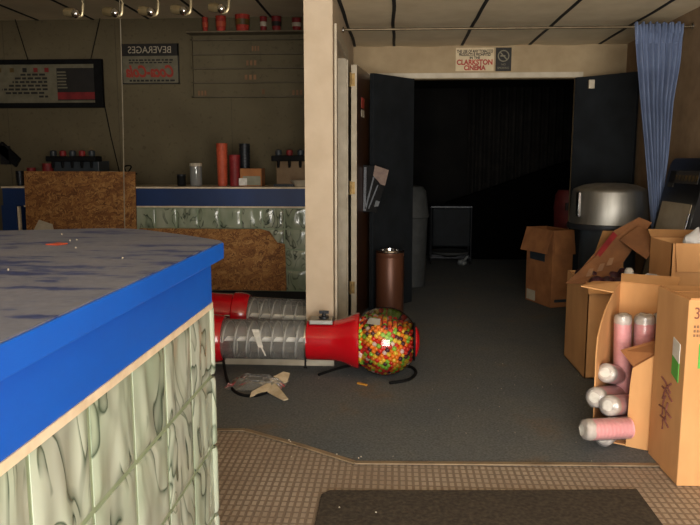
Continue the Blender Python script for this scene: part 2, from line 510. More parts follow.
# ------------------------------------------------------------------ door leaves
def leaf(name, label, hinge, end, z0, z1, th, m, cat='door'):
    h, e = Vector((hinge[0], hinge[1], 0)), Vector((end[0], end[1], 0))
    t = thing(name, label, cat, (hinge[0], hinge[1], 0))
    d = (e-h).normalized(); n = Vector((-d.y, d.x, 0))*th
    bm = nb()
    prism(bm, [h, e, e+n, h+n], z0, z1)
    finish('door_panel', bm, m, t, bevel=.003)
    return t, h, d, n
t, h, d, n = leaf('door_leaf', 'black painted door leaf swung open on the left of the dark doorway', (.138, WB-.025), (-.222, 6.12), .012, 2.07, .04, M['black'])
t2, h, d, n = leaf('door_leaf', 'black painted door leaf swung open on the right, behind the steel tub', (1.63, WB-.025), (2.04, 6.16), .012, 2.07, -.04, M['black'])
bm = nb(); box(bm, 1.685, 1.735, 6.395, 6.43, 1.96, 2.035); box(bm, 1.70, 1.72, 6.43, 6.53, 2.0, 2.02)
finish('door_closer', bm, M['offwhite'], t2, bevel=.004)
# brown wood door of the partition doorway, swung back; its pale edge with three hinges faces us
hx, hy = -.352, 5.665
t = thing('wooden_door', 'varnished brown wooden door with pale edge and brass hinges, swung back against partition', 'door', (hx, hy, 0))
d = Vector((.095, .80, 0)).normalized(); n = Vector((-d.y, d.x, 0))
a = Vector((hx, hy, .062))
bm = nb(); p = a; q = a+d*.80
prism(bm, [p+d*.012, q, q-n*.045, p+d*.012-n*.045], .015, 2.08); finish('door_panel', bm, M['brownwood'], t)
bm = nb(); prism(bm, [p, p+d*.012, p+d*.012-n*.045, p-n*.045], .015, 2.08); finish('door_edge', bm, M['trimw'], t)['label'] = 'pale painted door edge'
for z in (1.965, 1.115, .30):
    bm = nb(); lathe(bm, [(.008, -.055), (.008, .055)], (hx-.006, hy-.012, z), n=10)
    box(bm, hx, hx+.03, hy-.004, hy, z-.05, z+.05)
    finish('hinge', bm, M['gold'], t)
fc = lambda s, z, off=.047: p+d*s-n*(-.0)+Vector((0, 0, 0))
def on_door(s0, s1, z0, z1, m, nm, off=.045, th=.002):
    bm = nb(); A = p+d*s0-n*off; B = p+d*s1-n*off
    n2 = -n*th
    prism(bm, [A, B, B+n2, A+n2], z0, z1); return finish(nm, bm, m, t)
on_door(.22, .36, 1.765, 1.85, M['signred'], 'warning_sticker')['label'] = 'small red sticker'
on_door(.22, .36, 1.69, 1.75, M['offwhite'], 'notice_sticker')['label'] = 'small white sticker'
# brochure rack hanging in front of the left black leaf
t = thing('brochure_rack', 'tilted wire rack of dark leaflets beside the black door, above the bronze bin', 'rack', (-.2, 6.02, .9))
bm = nb(); slab(bm, [(-.27, 5.975, .898), (-.16, 5.975, .905), (-.085, 5.975, 1.12), (-.075, 5.975, 1.27), (-.27, 5.975, 1.30)], .001)
box(bm, -.268, -.15, 5.976, 6.02, .90, 1.24)
finish('rack_frame', bm, M['cord'], t)
for k, (xa, za, xb, zb, w_) in enumerate(((-.268, .91, -.262, 1.28, .022), (-.255, .93, -.185, 1.20, .014), (-.228, .93, -.150, 1.13, .012))):
    bm = nb(); slab(bm, [(xa, 5.966, za), (xa+w_, 5.966, za), (xb+w_, 5.966, zb), (xb, 5.966, zb)], -.006)
    finish('wire_divider', bm, M['dkmetal'], t)
bm = nb(); slab(bm, [(-.185, 5.962, 1.21), (-.12, 5.962, 1.135), (-.083, 5.962, 1.125), (-.052, 5.962, 1.255), (-.17, 5.962, 1.295)], -.008)
finish('leaflet', bm, mat('faded_leaflet', (120, 98, 84), (100, 78, 68), .6, nscale=25), t)['label'] = 'pale faded leaflet at the top'
bm = nb(); slab(bm, [(-.175, 5.964, .945), (-.14, 5.964, .95), (-.125, 5.964, .99), (-.16, 5.964, 1.0)], -.006)
finish('leaflet', bm, M['drum'], t)
bm = nb(); box(bm, -.268, -.10, 6.03, 6.05, 1.2, 1.22); box(bm, -.262, -.24, 6.03, 6.2, 1.2, 1.22); finish('bracket', bm, M['cord'], t)
# header signs
t = thing('wall_sign', 'pale tobacco notice with red cinema name, above the dark doorway', 'sign', (.71, WB-.018, 2.14))
part('sign_panel', M['signface'], t, .541, .884, WB-.004, WB, 2.142, 2.346)
yy = WB-.005
lettering('lettering', 'THE USE OF ANY TOBACCO', .036, M['blackink'], t, (.712, yy, 2.314), wide=.70, bold=.0012)
lettering('lettering', 'PRODUCTS IS PROHIBITED', .034, M['blackink'], t, (.712, yy, 2.285), wide=.70, bold=.0012)
lettering('lettering', 'IN THE', .03, M['blackink'], t, (.712, yy, 2.257), bold=.0012)
lettering('lettering', 'CLARKSTON', .062, M['signred'], t, (.712, yy, 2.217), wide=.9, bold=.0028)['label'] = 'red lettering'
lettering('lettering', 'CINEMA', .058, M['signred'], t, (.712, yy, 2.168), wide=.9, bold=.0028)['label'] = 'red lettering'
t = thing('no_smoking_sign', 'small black no smoking sign beside the pale notice over the doorway', 'sign', (.97, WB-.018, 2.14))
part('sign_panel', M['blackink'], t, .899, 1.04, WB-.006, WB, 2.138, 2.346, bevel=.006)
bm = nb()
for k in range(28):
    a0, a1 = 2*PI*k/28, 2*PI*(k+1)/28
    q = lambda a, r: (.969+r*math.cos(a), WB-.007, 2.272+r*math.sin(a))
    slab(bm, [q(a0, .042), q(a1, .042), q(a1, .052), q(a0, .052)], .001)
slab(bm, [(.935, WB-.007, 2.300), (.942, WB-.007, 2.307), (1.003, WB-.007, 2.244), (.996, WB-.007, 2.237)], .001)
slab(bm, [(.94, WB-.0075, 2.266), (.985, WB-.0075, 2.266), (.985, WB-.0075, 2.278), (.94, WB-.0075, 2.278)], .001)
finish('emblem', bm, M['dimsign'], t)
lettering('lettering', 'NO', .026, M['dimsign'], t, (.969, WB-.0065, 2.196))
lettering('lettering', 'SMOKING', .026, M['dimsign'], t, (.969, WB-.0065, 2.166), wide=.9)

# ------------------------------------------------------------------ curtain rod and curtain
bm = nb(); tube(bm, [(-.384, 5.18, 2.258), (XR, 5.18, 2.252)], .009, 10)
t = thing('curtain_rod', 'long thin metal curtain rod spanning the hall below the ceiling', 'curtain rod', (.87, 5.18, 2.25))
finish('rod', bm, mat('dull_rod', (120, 108, 88), (100, 88, 70), .5, .8), t, smooth=True)
for x in (-.382, XR-.012):
    bm = nb(); lathe(bm, [(.022, 0), (.022, .008), (.013, .012)], (x, 5.18, 2.256), (1, 0, 0), 14); finish('end_socket', bm, M['chrome'], t)
t = thing('curtain', 'faded blue curtain bunched at the right end of the rod', 'curtain', (1.9, 5.2, .6))
bm = nb()
rows, cols = 26, 90
ed = [(2.275, 1.652, 1.985), (2.2, 1.66, 1.985), (2.03, 1.68, 1.982), (1.75, 1.722, 1.946), (1.335, 1.788, 1.936), (1.1, 1.825, 1.925), (.87, 1.858, 1.94), (.6, 1.89, 1.97)]
def edge(z):
    for (za, la, ra), (zb, lb, rb) in zip(ed, ed[1:]):
        if zb <= z <= za:
            k = (za-z)/(za-zb); return la+(lb-la)*k, ra+(rb-ra)*k
    return ed[-1][1:]
R = []
for i in range(rows):
    z = 2.275-(2.275-.6)*i/(rows-1); l, r = edge(z)
    row = []
    for j in range(cols):
        s = j/(cols-1)
        amp = .008+.020*min(1, i/8)
        y = 5.18-.004+amp*math.sin(s*2*PI*7.5+.7*math.sin(z*2.2+s*4))+.006*math.sin(s*31+z*3)
        if i < 2: y = 5.165+.012*math.sin(s*2*PI*15)
        row.append(bm.verts.new((l+(r-l)*s, y, z+(.01*math.sin(s*2*PI*7) if i == 0 else 0))))
    R.append(row)
for a, b in zip(R, R[1:]):
    for j in range(cols-1): bm.faces.new((a[j], a[j+1], b[j+1], b[j]))
o = finish('curtain_cloth', bm, M['curtain'], t, smooth=True)
s = o.modifiers.new('s', 'SOLIDIFY'); s.thickness = .003

# ------------------------------------------------------------------ near counter
t = thing('glass_block_counter', 'large near counter with dusty blue top over pale glass blocks', 'counter', (-1.2, 1.1, 0))
out = [(-.462, .12), (-.462, 1.86), (-.475, 1.885), (-.62, 2.03), (-.80, 2.185), (-.86, 2.215), (-.95, 2.222), (-1.24, 2.12), (-2.3, 2.05), (-2.3, .12)]
inn = [(-.50, .16), (-.50, 1.865), (-.64, 2.0), (-.86, 2.17), (-1.24, 2.075), (-2.26, 2.0), (-2.26, .16)]
bm = nb(); slab(bm, [(x, y, 1.054) for x, y in out], .044); finish('counter_edge', bm, M['blue'], t, bevel=.003)
bm = nb(); slab(bm, [(x+(.004 if x < -1 else -.004), y, 1.0985) for x, y in out], .0025); finish('counter_top', bm, M['dust'], t)['label'] = 'dusty grey-blue top surface'
bm = nb(); slab(bm, [(x, y, .932) for x, y in inn], .122); finish('apron', bm, M['blue'], t)['label'] = 'recessed blue band'
bm = nb(); slab(bm, [(x+.003 if x > -1 else x, y, .916) for x, y in inn], .016); finish('trim_strip', bm, M['cream'], t)['label'] = 'cream strip under the blue band'
bm = nb(); slab(bm, [(x-.05 if x > -1 else x, y-.02, 0) for x, y in inn], .916); finish('core', bm, M['joint'], t)
# wavy glass blocks on the hall side and round the corner
def block_panel(bm, P0, du, nv, nu, z_top, n, bw, bh, amp, seed=0, N=14):
    P0, du, n = Vector(P0), Vector(du).normalized(), Vector(n).normalized()
    g = .006
    for a in range(nu):
        for b in range(nv):
            s0 = a*bw+g; s1 = (a+1)*bw-g; z1 = z_top-b*bh-g; z0 = max(z_top-(b+1)*bh+g, 0.004)
            if z1-z0 < .03: continue
            V = []
            for i in range(N+1):
                row = []
                for j in range(N+1):
                    u = i/N; w = j/N
                    s = s0+(s1-s0)*u; z = z0+(z1-z0)*w
                    e = min(u, 1-u, w, 1-w)
                    rim = min(1, e/.10)
                    q = Vector((s*13+seed, z*4.2+b*3.1, a*1.7+seed))
                    f = noise.noise(q); f2 = noise.noise(q*2.1+Vector((5, 2, 1)))
                    h = amp*(.45*rim**.5+rim*(.9*(1-2.6*abs(f))*.6+.35*f2))
                    row.append(bm.verts.new(P0+du*s+n*h+Vector((0, 0, z))))
                V.append(row)
            for i in range(N):
                for j in range(N):
                    bm.faces.new((V[i][j], V[i+1][j], V[i+1][j+1], V[i][j+1]))
            # sides back into the joint
            rim = [V[i][0] for i in range(N+1)]+[V[N][j] for j in range(1, N+1)]+[V[i][N] for i in range(N-1, -1, -1)]+[V[0][j] for j in range(N-1, 0, -1)]
            bk = [bm.verts.new(v.co-n*.012) for v in rim]
            for k in range(len(rim)):
                m = (k+1) % len(rim)
                bm.faces.new((rim[k], rim[m], bk[m], bk[k]))
bm = nb()
block_panel(bm, (-.522, 1.925, 0), (0, -1, 0), 5, 9, .916, (1, 0, 0), .2005, .211, .006, 3.3, 16)
block_panel(bm, (-.522, 1.932, 0), (-.64, .42, 0), 5, 2, .916, (.55, .83, 0), .18, .211, .006, 8.1, 10)
finish('glass_block_panel', bm, M['block'], t, smooth=True)
bm = nb()
for b in range(5):
    z1 = .916-b*.211-.006; z0 = max(.004, z1-.199)
    lathe(bm, [(.017, z0), (.020, z0+.012), (.020, z1-.012), (.017, z1)], (-.531, 1.925, 0), n=12)
finish('corner_block', bm, M['block'], t, smooth=True)
bm = nb(); box(bm, -.545, -.5235, .17, 1.925, 0, .914)
finish('joint_grid', bm, M['joint'], t)
# litter on top of it
bm = nb(); slab(bm, [(-.90, 1.745, 1.1015), (-.862, 1.735, 1.1015), (-.852, 1.768, 1.1015), (-.885, 1.785, 1.1015)], .0025)
tag(finish('dry_leaf', bm, M['orangered'], None), 'small orange scrap of leaf on the dusty blue counter top', 'leaf')
bm = nb()
for x, y in ((-.98, 2.0), (-.87, 1.86), (-.88, 1.84), (-.76, 1.32), (-.79, 1.68), (-.6, 1.5)):
    sphere(bm, (x, y, 1.103), .0022, 6, 4)
o = tag(finish('crumbs', bm, M['offwhite'], None), 'pale crumbs scattered over the dusty counter top', 'crumbs'); o['kind'] = 'stuff'

# ------------------------------------------------------------------ far counter
CT = 1.10
t = thing('concession_counter', 'far concession counter with shade-darkened blue band over glass blocks, left of white partition', 'counter', (-2.1, 6.5, .052))
part('counter_top', M['cream'], t, -3.62, XP0-.004, 6.26, 6.9, CT-.014, CT)
part('fascia', M['dkblue'], t, -3.62, XP0-.004, 6.28, 6.88, .925, CT-.014)
part('trim_strip', M['cream'], t, -3.42, XP0-.004, 6.272, 6.30, .912, .926)
part('core', M['joint'], t, -3.4, XP0-.004, 6.32, 6.85, .14, .915)
part('toe_kick', M['tbar'], t, -3.4, XP0-.004, 6.36, 6.85, .054, .14)
part('end_panel', M['dkblue'], t, -3.64, -3.50, 6.28, 6.88, .054, .926)
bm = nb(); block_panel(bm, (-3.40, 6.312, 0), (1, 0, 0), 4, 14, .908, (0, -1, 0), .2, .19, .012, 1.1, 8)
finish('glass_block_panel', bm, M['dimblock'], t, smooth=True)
part('corner_trim', M['cream'], t, -3.495, -3.475, 6.29, 6.32, .14, .915)
# strand boards
t = thing('strand_board', 'upright brown strand board standing before the left end of the far counter', 'board', (-2.88, 6.2, .052))
bm = nb(); slab(bm, [(-3.395, 6.235, .054), (-2.36, 6.235, .054), (-2.345, 6.255, 1.237), (-3.38, 6.255, 1.24)], .016)
finish('board', bm, M['osb'], t)
bm = nb(); slab(bm, [(-3.3, 6.19, .70), (-3.1, 6.19, .66), (-3.12, 6.20, .76), (-3.25, 6.21, .80)], .004); finish('torn_paper', bm, M['offwhite'], t)['label'] = 'scrap of pale torn paper'
bm = nb(); slab(bm, [(-2.33, 6.255, .16), (-.98, 6.255, .16), (-.99, 6.265, .585), (-1.06, 6.265, .60), (-1.13, 6.27, .70), (-1.21, 6.27, .722), (-2.33, 6.27, .722)], .016)
tag(finish('strand_board', bm, M['osb'], None), 'broken low strand board covering the glass blocks of the far counter', 'board')

# things on the far counter
def jar(loc, r, h, label, lid, glass):
    t = thing('canister', label, 'canister', loc)
    bm = nb(); lathe(bm, [(r*.92, .001), (r, .015), (r, h*.85), (r*.9, h*.88)], loc, n=20); finish('jar', bm, glass, t, smooth=True)
    bm = nb(); lathe(bm, [(r*1.02, h*.86), (r*1.05, h*.9), (r*1.0, h*.99), (r*.6, h)], loc, n=20); finish('lid', bm, lid, t, smooth=True)
jar((-1.86, 6.5, CT), .055, .215, 'grey glass canister with white lid on the far counter', M['offwhite'], M['jarglass'])
jar((-2.0, 6.5, CT), .04, .11, 'short dark jar beside the white-lidded canister on the far counter', M['dkmetal'], M['cord'])
def cup_stack(name, x, y, z, r0, r1, h, m, label, cat, group=None, n=20, rims=8, lip=True, bandm=None, ):
    t = thing(name, label, cat, (x, y, z), group)
    prof = [(r0, .0005)]
    for k in range(rims):
        f = (k+1)/rims; r = r0+(r1-r0)*f
        prof += [(r, h*f-.006), (r+.003, h*f-.004), (r+.003, h*f)]
    bm = nb(); lathe(bm, prof, (x, y, z), n=n); finish('cups', bm, m, t, smooth=True)
    if bandm:
        bm = nb(); lathe(bm, [(r0+(r1-r0)*.35+.004, h*.35), (r0+(r1-r0)*.65+.004, h*.65)], (x, y, z), n=n, caps=False); finish('printed_band', bm, bandm, t, smooth=True)
    return t
cup_stack('cup_stack', -1.608, 6.5, CT, .042, .05, .395, M['orangered'], 'tall orange-red stack of cups on the far counter', 'cup stack', rims=16)
cup_stack('cup_stack', -1.49, 6.5, CT, .046, .05, .29, M['dkred'], 'shorter dark red stack of cups beside the orange-red one', 'cup stack', rims=12)
cup_stack('cup_stack', -1.42, 6.62, CT, .045, .05, .395, M['dkmetal'], 'dark grey stack of cups behind the small cardboard box', 'cup stack', rims=14)
t = thing('cardboard_box', 'small orange cardboard box with white panel on the far counter', 'box', (-1.32, 6.52, CT))
part('box_body', M['kraftold'], t, -1.425, -1.225, 6.42, 6.6, CT, CT+.165, bevel=.004)
part('front_panel', mat('grey_print', (138, 136, 116), (120, 118, 98), .6), t, -1.40, -1.235, 6.417, 6.421, CT+.01, CT+.095)
part('price_tag', M['white'], t, -1.435, -1.36, 6.412, 6.418, CT+.01, CT+.075)
def dispenser(x0, x1, y, z, h, n, label, body, cat='dispenser'):
    t = thing('drink_dispenser', label, cat, ((x0+x1)/2, y, z))
    part('cabinet', body, t, x0+.02, x1, y, y+.25, z, z+h*.72, bevel=.008)
    bm = nb(); box(bm, x0-.01, x1+.01, y-.09, y+.06, z+h*.70, z+h*.86); finish('dispensing_head', bm, M['cord'], t, bevel=.008)
    w = (x1-x0)/n
    for k in range(n):
        xx = x0+w*(k+.5)
        bm = nb(); lathe(bm, [(.026, 0), (.032, .02), (.030, .05), (.012, .058)], (xx, y-.04, z+h*.85), n=14); finish('flavour_cap', bm, M['dkred'] if k % 2 else M['drum'], t, smooth=True)
        bm = nb(); lathe(bm, [(.010, -.06), (.014, -.03), (.014, 0)], (xx, y-.06, z+h*.70), n=10); finish('nozzle', bm, M['cord'], t)
    part('drip_tray', M['dkmetal'], t, x0+.01, x1-.01, y-.10, y, z, z+.02)
    return t
dispenser(-1.13, -.72, 6.55, CT, .33, 4, 'pale drink dispenser with row of dark spouts at far counter by white partition', M['tan_wall'])
dispenser(-3.3, -2.83, 6.6, CT, .325, 5, 'dark drink dispenser behind the upright strand board', M['drum'])
t = thing('bowl', 'pale shallow bowl at the right end of the far counter', 'bowl', (-.86, 6.36, CT))
bm = nb(); lathe(bm, [(.045, .001), (.05, .01), (.085, .055), (.09, .06), (.08, .056), (.045, .016)], (-.86, 6.36, CT), n=24); finish('bowl_body', bm, M['offwhite'], t, smooth=True)
cup_stack('cup', -2.70, 6.6, CT, .04, .05, .135, M['offwhite'], 'small white cup behind top right corner of upright strand board', 'cup', rims=2)
cup_stack('cup_stack', -3.50, 6.6, CT, .035, .04, .17, M['dkred'], 'dark red cup stack at the left end of the far counter', 'cup stack', rims=5)
cup_stack('cup_stack', -3.36, 6.65, CT, .045, .05, .21, M['dkred'], 'dark red cup stack just behind left corner of upright strand board', 'cup stack', rims=6)
cup_stack('cup_stack', -3.59, 6.55, CT, .03, .036, .14, M['dkmetal'], 'dark thin cup stack at far left end of far counter', 'cup stack', rims=5)
t = thing('wire_tangle', 'tangle of dark wire behind upright strand board', 'wire', (-2.52, 6.55, CT))
bm = nb(); tube(bm, smooth_path([(-2.62+.22*random.random(), 6.5+.12*random.random(), CT+.012+.17*random.random()) for _ in range(12)], 5), .007, 6); finish('wire', bm, M['cord'], t)
t = thing('wall_telephone', 'dark angled handset on the back wall at the left picture edge', 'telephone', (-4.2, 7.44, 1.3))
bm = nb(); slab(bm, [(-4.35, 7.46, 1.45), (-4.14, 7.46, 1.27), (-4.08, 7.46, 1.36), (-4.28, 7.46, 1.55)], -.05); finish('handset', bm, M['cord'], t, bevel=.01)
part('wall_plate', M['dkmetal'], t, -4.3, -4.2, 7.46, 7.5, 1.3, 1.5)

# ------------------------------------------------------------------ back wall signs
t = thing('menu_board', 'long black framed menu sign hung by wires on the dim back wall', 'sign', (-3.7, 7.4, 1.9))
x0, x1, z0, z1, yb = -4.45, -3.095, 1.90, 2.40, 7.40
bm = nb(); box(bm, x0, x1, yb, yb+.05, z0, z0+.05); box(bm, x0, x1, yb, yb+.05, z1-.05, z1); box(bm, x0, x0+.05, yb, yb+.05, z0+.05, z1-.05); box(bm, x1-.085, x1, yb, yb+.05, z0+.05, z1-.05)
finish('frame', bm, M['cord'], t)
part('face', M['dimsign'], t, x0+.05, x1-.085, yb+.02, yb+.04, z0+.05, z1-.05)
part('poster', M['blackink'], t, -3.59, -3.17, yb+.014, yb+.02, 1.975, 2.31)
part('poster_band', M['dkred'], t, -3.59, -3.17, yb+.012, yb+.0155, 1.985, 2.06)
bm = nb()
for k in range(6): box(bm, -3.585, -3.50+.03*random.random(), yb+.012, yb+.0145, 2.10+.032*k, 2.115+.032*k)
finish('poster_print', bm, M['dimsign'], t)
bm = nb()
for k, (a, b) in enumerate([(-4.0, -3.72), (-4.05, -3.70), (-4.08, -3.70), (-4.12, -3.70), (-4.2, -3.70), (-4.18, -3.74), (-3.8, -3.70)]):
    x = b
    z = 2.235-.038*k
    while x > a:
        w = random.uniform(.03, .07); box(bm, max(a, x-w), x, yb+.016, yb+.02, z, z+.02); x -= w+.018
finish('menu_print', bm, M['blackink'], t)
for k, x in enumerate((-4.36, -4.22, -4.08, -3.94, -3.82, -3.70)):
    part('flavour_badge', [M['blackink'], M['goldink'], M['goldink'], M['blackink'], M['dkred'], M['dkred']][k], t, x-.022, x+.022, yb+.016, yb+.02, 2.27, 2.315)
for xa, za, xb in ((-4.02, 2.83, -3.90), (-3.10, 2.84, -3.22)):
    bm = nb(); tube(bm, [(xb, yb+.03, z1-.01), (xa, yb+.04, 2.818)], .004, 6); finish('hanging_wire', bm, M['cord'], t)
bm = nb(); tube(bm, [(-3.1, yb+.05, 1.92), (-3.06, 7.48, 1.6), (-2.98, 7.48, 1.2)], .005, 6); finish('power_cord', bm, M['cord'], t)
t = thing('wall_sign', 'square drinks sign with black band and red script, middle of the back wall', 'sign', (-2.6, 7.47, 2.14))
x0, x1, z0, z1, yb = -2.905, -2.285, 2.145, 2.56, 7.478
part('sign_panel', M['dimsign'], t, x0, x1, yb, yb+.02, z0, z1)
bm = nb(); box(bm, x0, x1, yb-.004, yb, z1-.125, z1); box(bm, x0, x1, yb-.004, yb, z0, z0+.012); box(bm, x0, x0+.012, yb-.004, yb, z0, z1); box(bm, x1-.012, x1, yb-.004, yb, z0, z1)
finish('border', bm, M['blackink'], t)
lettering('lettering', 'BEVERAGES', .10, M['offwhite'], t, (-2.595, yb-.005, z1-.066), mirror=True, wide=.92)['label'] = 'pale lettering on the black band'
lettering('script', 'Coca-Cola', .165, M['signred'], t, (-2.595, yb-.005, 2.27), mirror=True, wide=.72, bold=.006, shear=.25)['label'] = 'red script lettering'
bm = nb()
for k in range(3):
    x = x0+.08
    while x < x1-.08:
        w = random.uniform(.02, .05); box(bm, x, x+w, yb-.003, yb, [2.385, 2.36, 2.172][k], [2.40, 2.372, 2.19][k]); x += w+.014
finish('small_print', bm, M['blackink'], t)
# letter-rail board with red cups on its top
t = thing('letter_board', 'pale wall board with five ledges under a row of red cups', 'board', (-1.53, 7.4, 2.0))
x0, x1 = -2.15, -.93
part('backing', M['plaster'], t, x0, x1, 7.475, 7.5, 2.0, 2.645)
for z in (2.0, 2.145, 2.29, 2.435, 2.58):
    bm = nb(); box(bm, x0, x1, 7.435, 7.475, z, z+.012); finish('ledge', bm, mat('ledge_paint', (104, 94, 74), (92, 82, 62), .8), t)
for x in (x0, x1-.02): part('side_rail', M['plaster'], t, x, x+.02, 7.435, 7.475, 2.0, 2.62)
part('top_shelf', mat('shelf_edge', (120, 108, 84), (108, 96, 74), .8), t, x0, x1, 7.30, 7.5, 2.636, 2.65)
for x, z, w in ((-1.50, 2.47, .09), (-1.56, 2.325, .12), (-1.58, 2.18, .14), (-2.08, 2.02, .10), (-1.40, 2.03, .03), (-1.08, 2.02, .12)):
    for k in range(3): part('loose_letter', M['greyink'], t, x+w*k/3, x+w*k/3+w*.2, 7.445, 7.45, z, z+.05)
for k, (a, b, h) in enumerate(((-2.0, -1.94, .15), (-1.86, -1.75, .16), (-1.66, -1.50, .19), (-1.40, -1.325, .15), (-1.28, -1.175, .15), (-1.07, -.97, .13))):
    r = (b-a)/2
    cup_stack('paper_cup', (a+b)/2, 7.39, 2.65, r*.78, r*.95, h, M['redcup'] if k < 3 else M['dkred'],
              ['narrow red paper cup at the left end of the wall board', 'red paper cup second from left on the wall board', 'widest red paper cup with yellow print on the wall board',
               'dark red paper cup with pale band, fourth from left on wall board', 'dark red paper cup between the fourth and the last on wall board', 'dark red paper cup at the right end of the wall board'][k],
              'cup', 'red cups on the wall board', rims=3, bandm=[M['orangered'], M['orangered'], M['goldink'], M['offwhite'], M['blackink'], M['offwhite']][k])
# spot lamps over the counter
lab = ['leftmost spot lamp of the row at the top left of the picture', 'second spot lamp from the left under the lobby ceiling', 'middle spot lamp of the row of five under the lobby ceiling',
       'fourth spot lamp from the left, second from the right', 'rightmost spot lamp of the row, nearest the white partition']
for k, (x, z) in enumerate(((-1.95, 2.212), (-1.705, 2.213), (-1.485, 2.215), (-1.285, 2.22), (-1.055, 2.228))):
    t = thing('spot_lamp', lab[k], 'lamp', (x, 4.3, CH-.001), 'spot lamps above the counter')
    y = 4.3
    bm = nb(); tube(bm, smooth_path([(x+.055, y, CH), (x+.055, y, z+.03), (x+.045, y, z-.015), (x+.015, y, z-.028)], 6), .009, 8); finish('arm', bm, mat('lamp_arm', (150, 138, 108), (126, 112, 84), .3, .6), t, smooth=True)
    bm = nb(); lathe(bm, [(.010, -.095), (.026, -.09), (.030, -.05), (.022, -.02)], (x+.02, y, z), (1, -.3, -.15), 14); finish('socket', bm, mat('lamp_socket', (132, 118, 88), (112, 98, 70), .35, .5), t, smooth=True)
    bm = nb(); sphere(bm, (x+.012, y-.005, z-.003), .027, 14, 10); finish('bulb', bm, M['chrome'], t, smooth=True)
bm = nb(); tube(bm, smooth_path([(-1.896, 4.9, 2.82), (-1.90, 4.9, 2.2), (-1.915, 4.9, 1.5), (-1.935, 4.9, .8), (-1.94, 4.9, .056)], 4), .0035, 6)
tag(finish('hanging_cord', bm, M['string'], None), 'thin pale cord hanging in front of the upright strand board', 'cord')

# ------------------------------------------------------------------ gumball machines
def ring_prof(bm, prof, o, d): lathe(bm, prof, o, d, 40)
AX, AY, AZ = -.054, 4.22, .224
t = thing('gumball_machine', 'red spiral gumball machine lying on its side, globe full of gumballs', 'gumball machine', (-.6, AY, .009))
D = (1, 0, 0)
def mach(t, cx, y, z, d, globe=True, s=1.):
    o = Vector((cx, y, z)); dv = Vector(d)
    L = lambda prof, nm, m, n=40, caps=True, sm=True: (lambda b: (lathe(b, [(r*s, h*s) for r, h in prof], o, d, n, caps), finish(nm, b, m, t, smooth=sm))[1])(nb())
    # stepped bell base on the left
    L([(.205, -1.56), (.208, -1.53), (.208, -1.44), (.196, -1.43), (.194, -1.415), (.18, -1.405), (.178, -1.39), (.160, -1.36), (.145, -1.30), (.138, -1.25), (.138, -1.11), (.150, -1.10), (.152, -1.06), (.146, -1.02), (.136, -1.0)], 'bell_base', M['red'])
    b = nb(); q = o+dv*(-1.115*s); box(b, q.x-.02, q.x+.02, q.y-.158*s, q.y-.13*s, q.z-.028, q.z+.028); finish('base_latch', b, M['chrome'], t, bevel=.004)
    L([(.124, -1.0), (.124, -.487)], 'clear_tube', M['tubeclear'], 48, False)
    L([(.016, -1.0), (.016, -.487)], 'core_rod', M['rodwhite'], 20, False)
    b = nb(); N = 150; turns = 6.5
    pr = None; _, u, w = frame_of(d)
    for i in range(N+1):
        a = 2*PI*turns*i/N; h = (-.995+.5*i/N)*s
        e = u*math.cos(a)+w*math.sin(a)
        A = b.verts.new(o+dv*h+e*.018*s); B = b.verts.new(o+dv*(h+.006)+e*.085*s); C = b.verts.new(o+dv*(h-.004)+e*.120*s)
        if pr:
            b.faces.new((pr[0], pr[1], B, A)); b.faces.new((pr[1], pr[2], C, B))
        pr = (A, B, C)
    finish('spiral_ramp', b, M['spiral'], t, smooth=True)
    b = nb(); hp = []
    for i in range(131):
        a = 2*PI*turns*i/130; hp.append(o+dv*((-.99+.49*i/130)*s)+(u*math.cos(a)+w*math.sin(a))*.112*s)
    tube(b, hp, .0045*s, 6); finish('coil_highlight', b, M['coil'], t, smooth=True)  # milky coil added to stand in for highlights along the spiral
    L([(.122, -.490), (.135, -.488), (.135, -.478), (.122, -.476)], 'ring', M['chrome'])
    if not globe: return o
    L([(.122, -.476), (.124, -.45), (.124, -.33), (.127, -.30), (.135, -.265), (.148, -.23), (.162, -.20), (.171, -.178), (.172, -.16), (.166, -.155)], 'collar', M['red'])
    b = nb(); box(b, o.x-.462, o.x-.315, y-.075, y+.05, z+.112, z+.142); finish('coin_mechanism', b, M['steel'], t, bevel=.006)
    k = nb(); lathe(k, [(.030, .140), (.030, .154), (.012, .157), (.012, .178)], (o.x-.375, y-.01, z), n=16); box(k, o.x-.405, o.x-.345, y-.016, y-.004, z+.170, z+.188)
    kn = finish('coin_knob', k, M['dkmetal'], t.children[-1], smooth=False)
    R = .212
    prof = []
    for i in range(29):
        a = math.radians(129)-math.radians(129-27)*i/28
        prof.append((R*math.sin(a), R*.985*math.cos(a)))
    L(prof, 'globe', M['clear'], 48, False)
    L([(.100, .170), (.118, .176), (.118, .186), (.100, .188)], 'lid_ring', M['cord'])
    L([(.098, .182), (.095, .195), (.07, .210), (.02, .216)], 'lid', M['red'])
    return o
mach(t, AX, AY, AZ, D)
bm = nb(); lathe(bm, [(.006, 0), (.006, .055), (.012, .057), (.012, .066)], (AX-.482, AY-.09, AZ-.088), (0, -.25, -1), 10); finish('bolt', bm, M['cord'], t)
# paper sticker strip inside the tube
bm = nb(); slab(bm, [(AX-.81, AY-.098, AZ+.085), (AX-.765, AY-.098, AZ+.085), (AX-.735, AY-.1285, AZ-.02), (AX-.765, AY-.1285, AZ-.02)], .001); slab(bm, [(AX-.75, AY-.1285, AZ-.02), (AX-.74, AY-.1285, AZ-.02), (AX-.72, AY-.112, AZ-.075), (AX-.73, AY-.112, AZ-.075)], .001)
finish('tape_strip', bm, M['white'], t)['label'] = 'scrap of white tape on the tube'
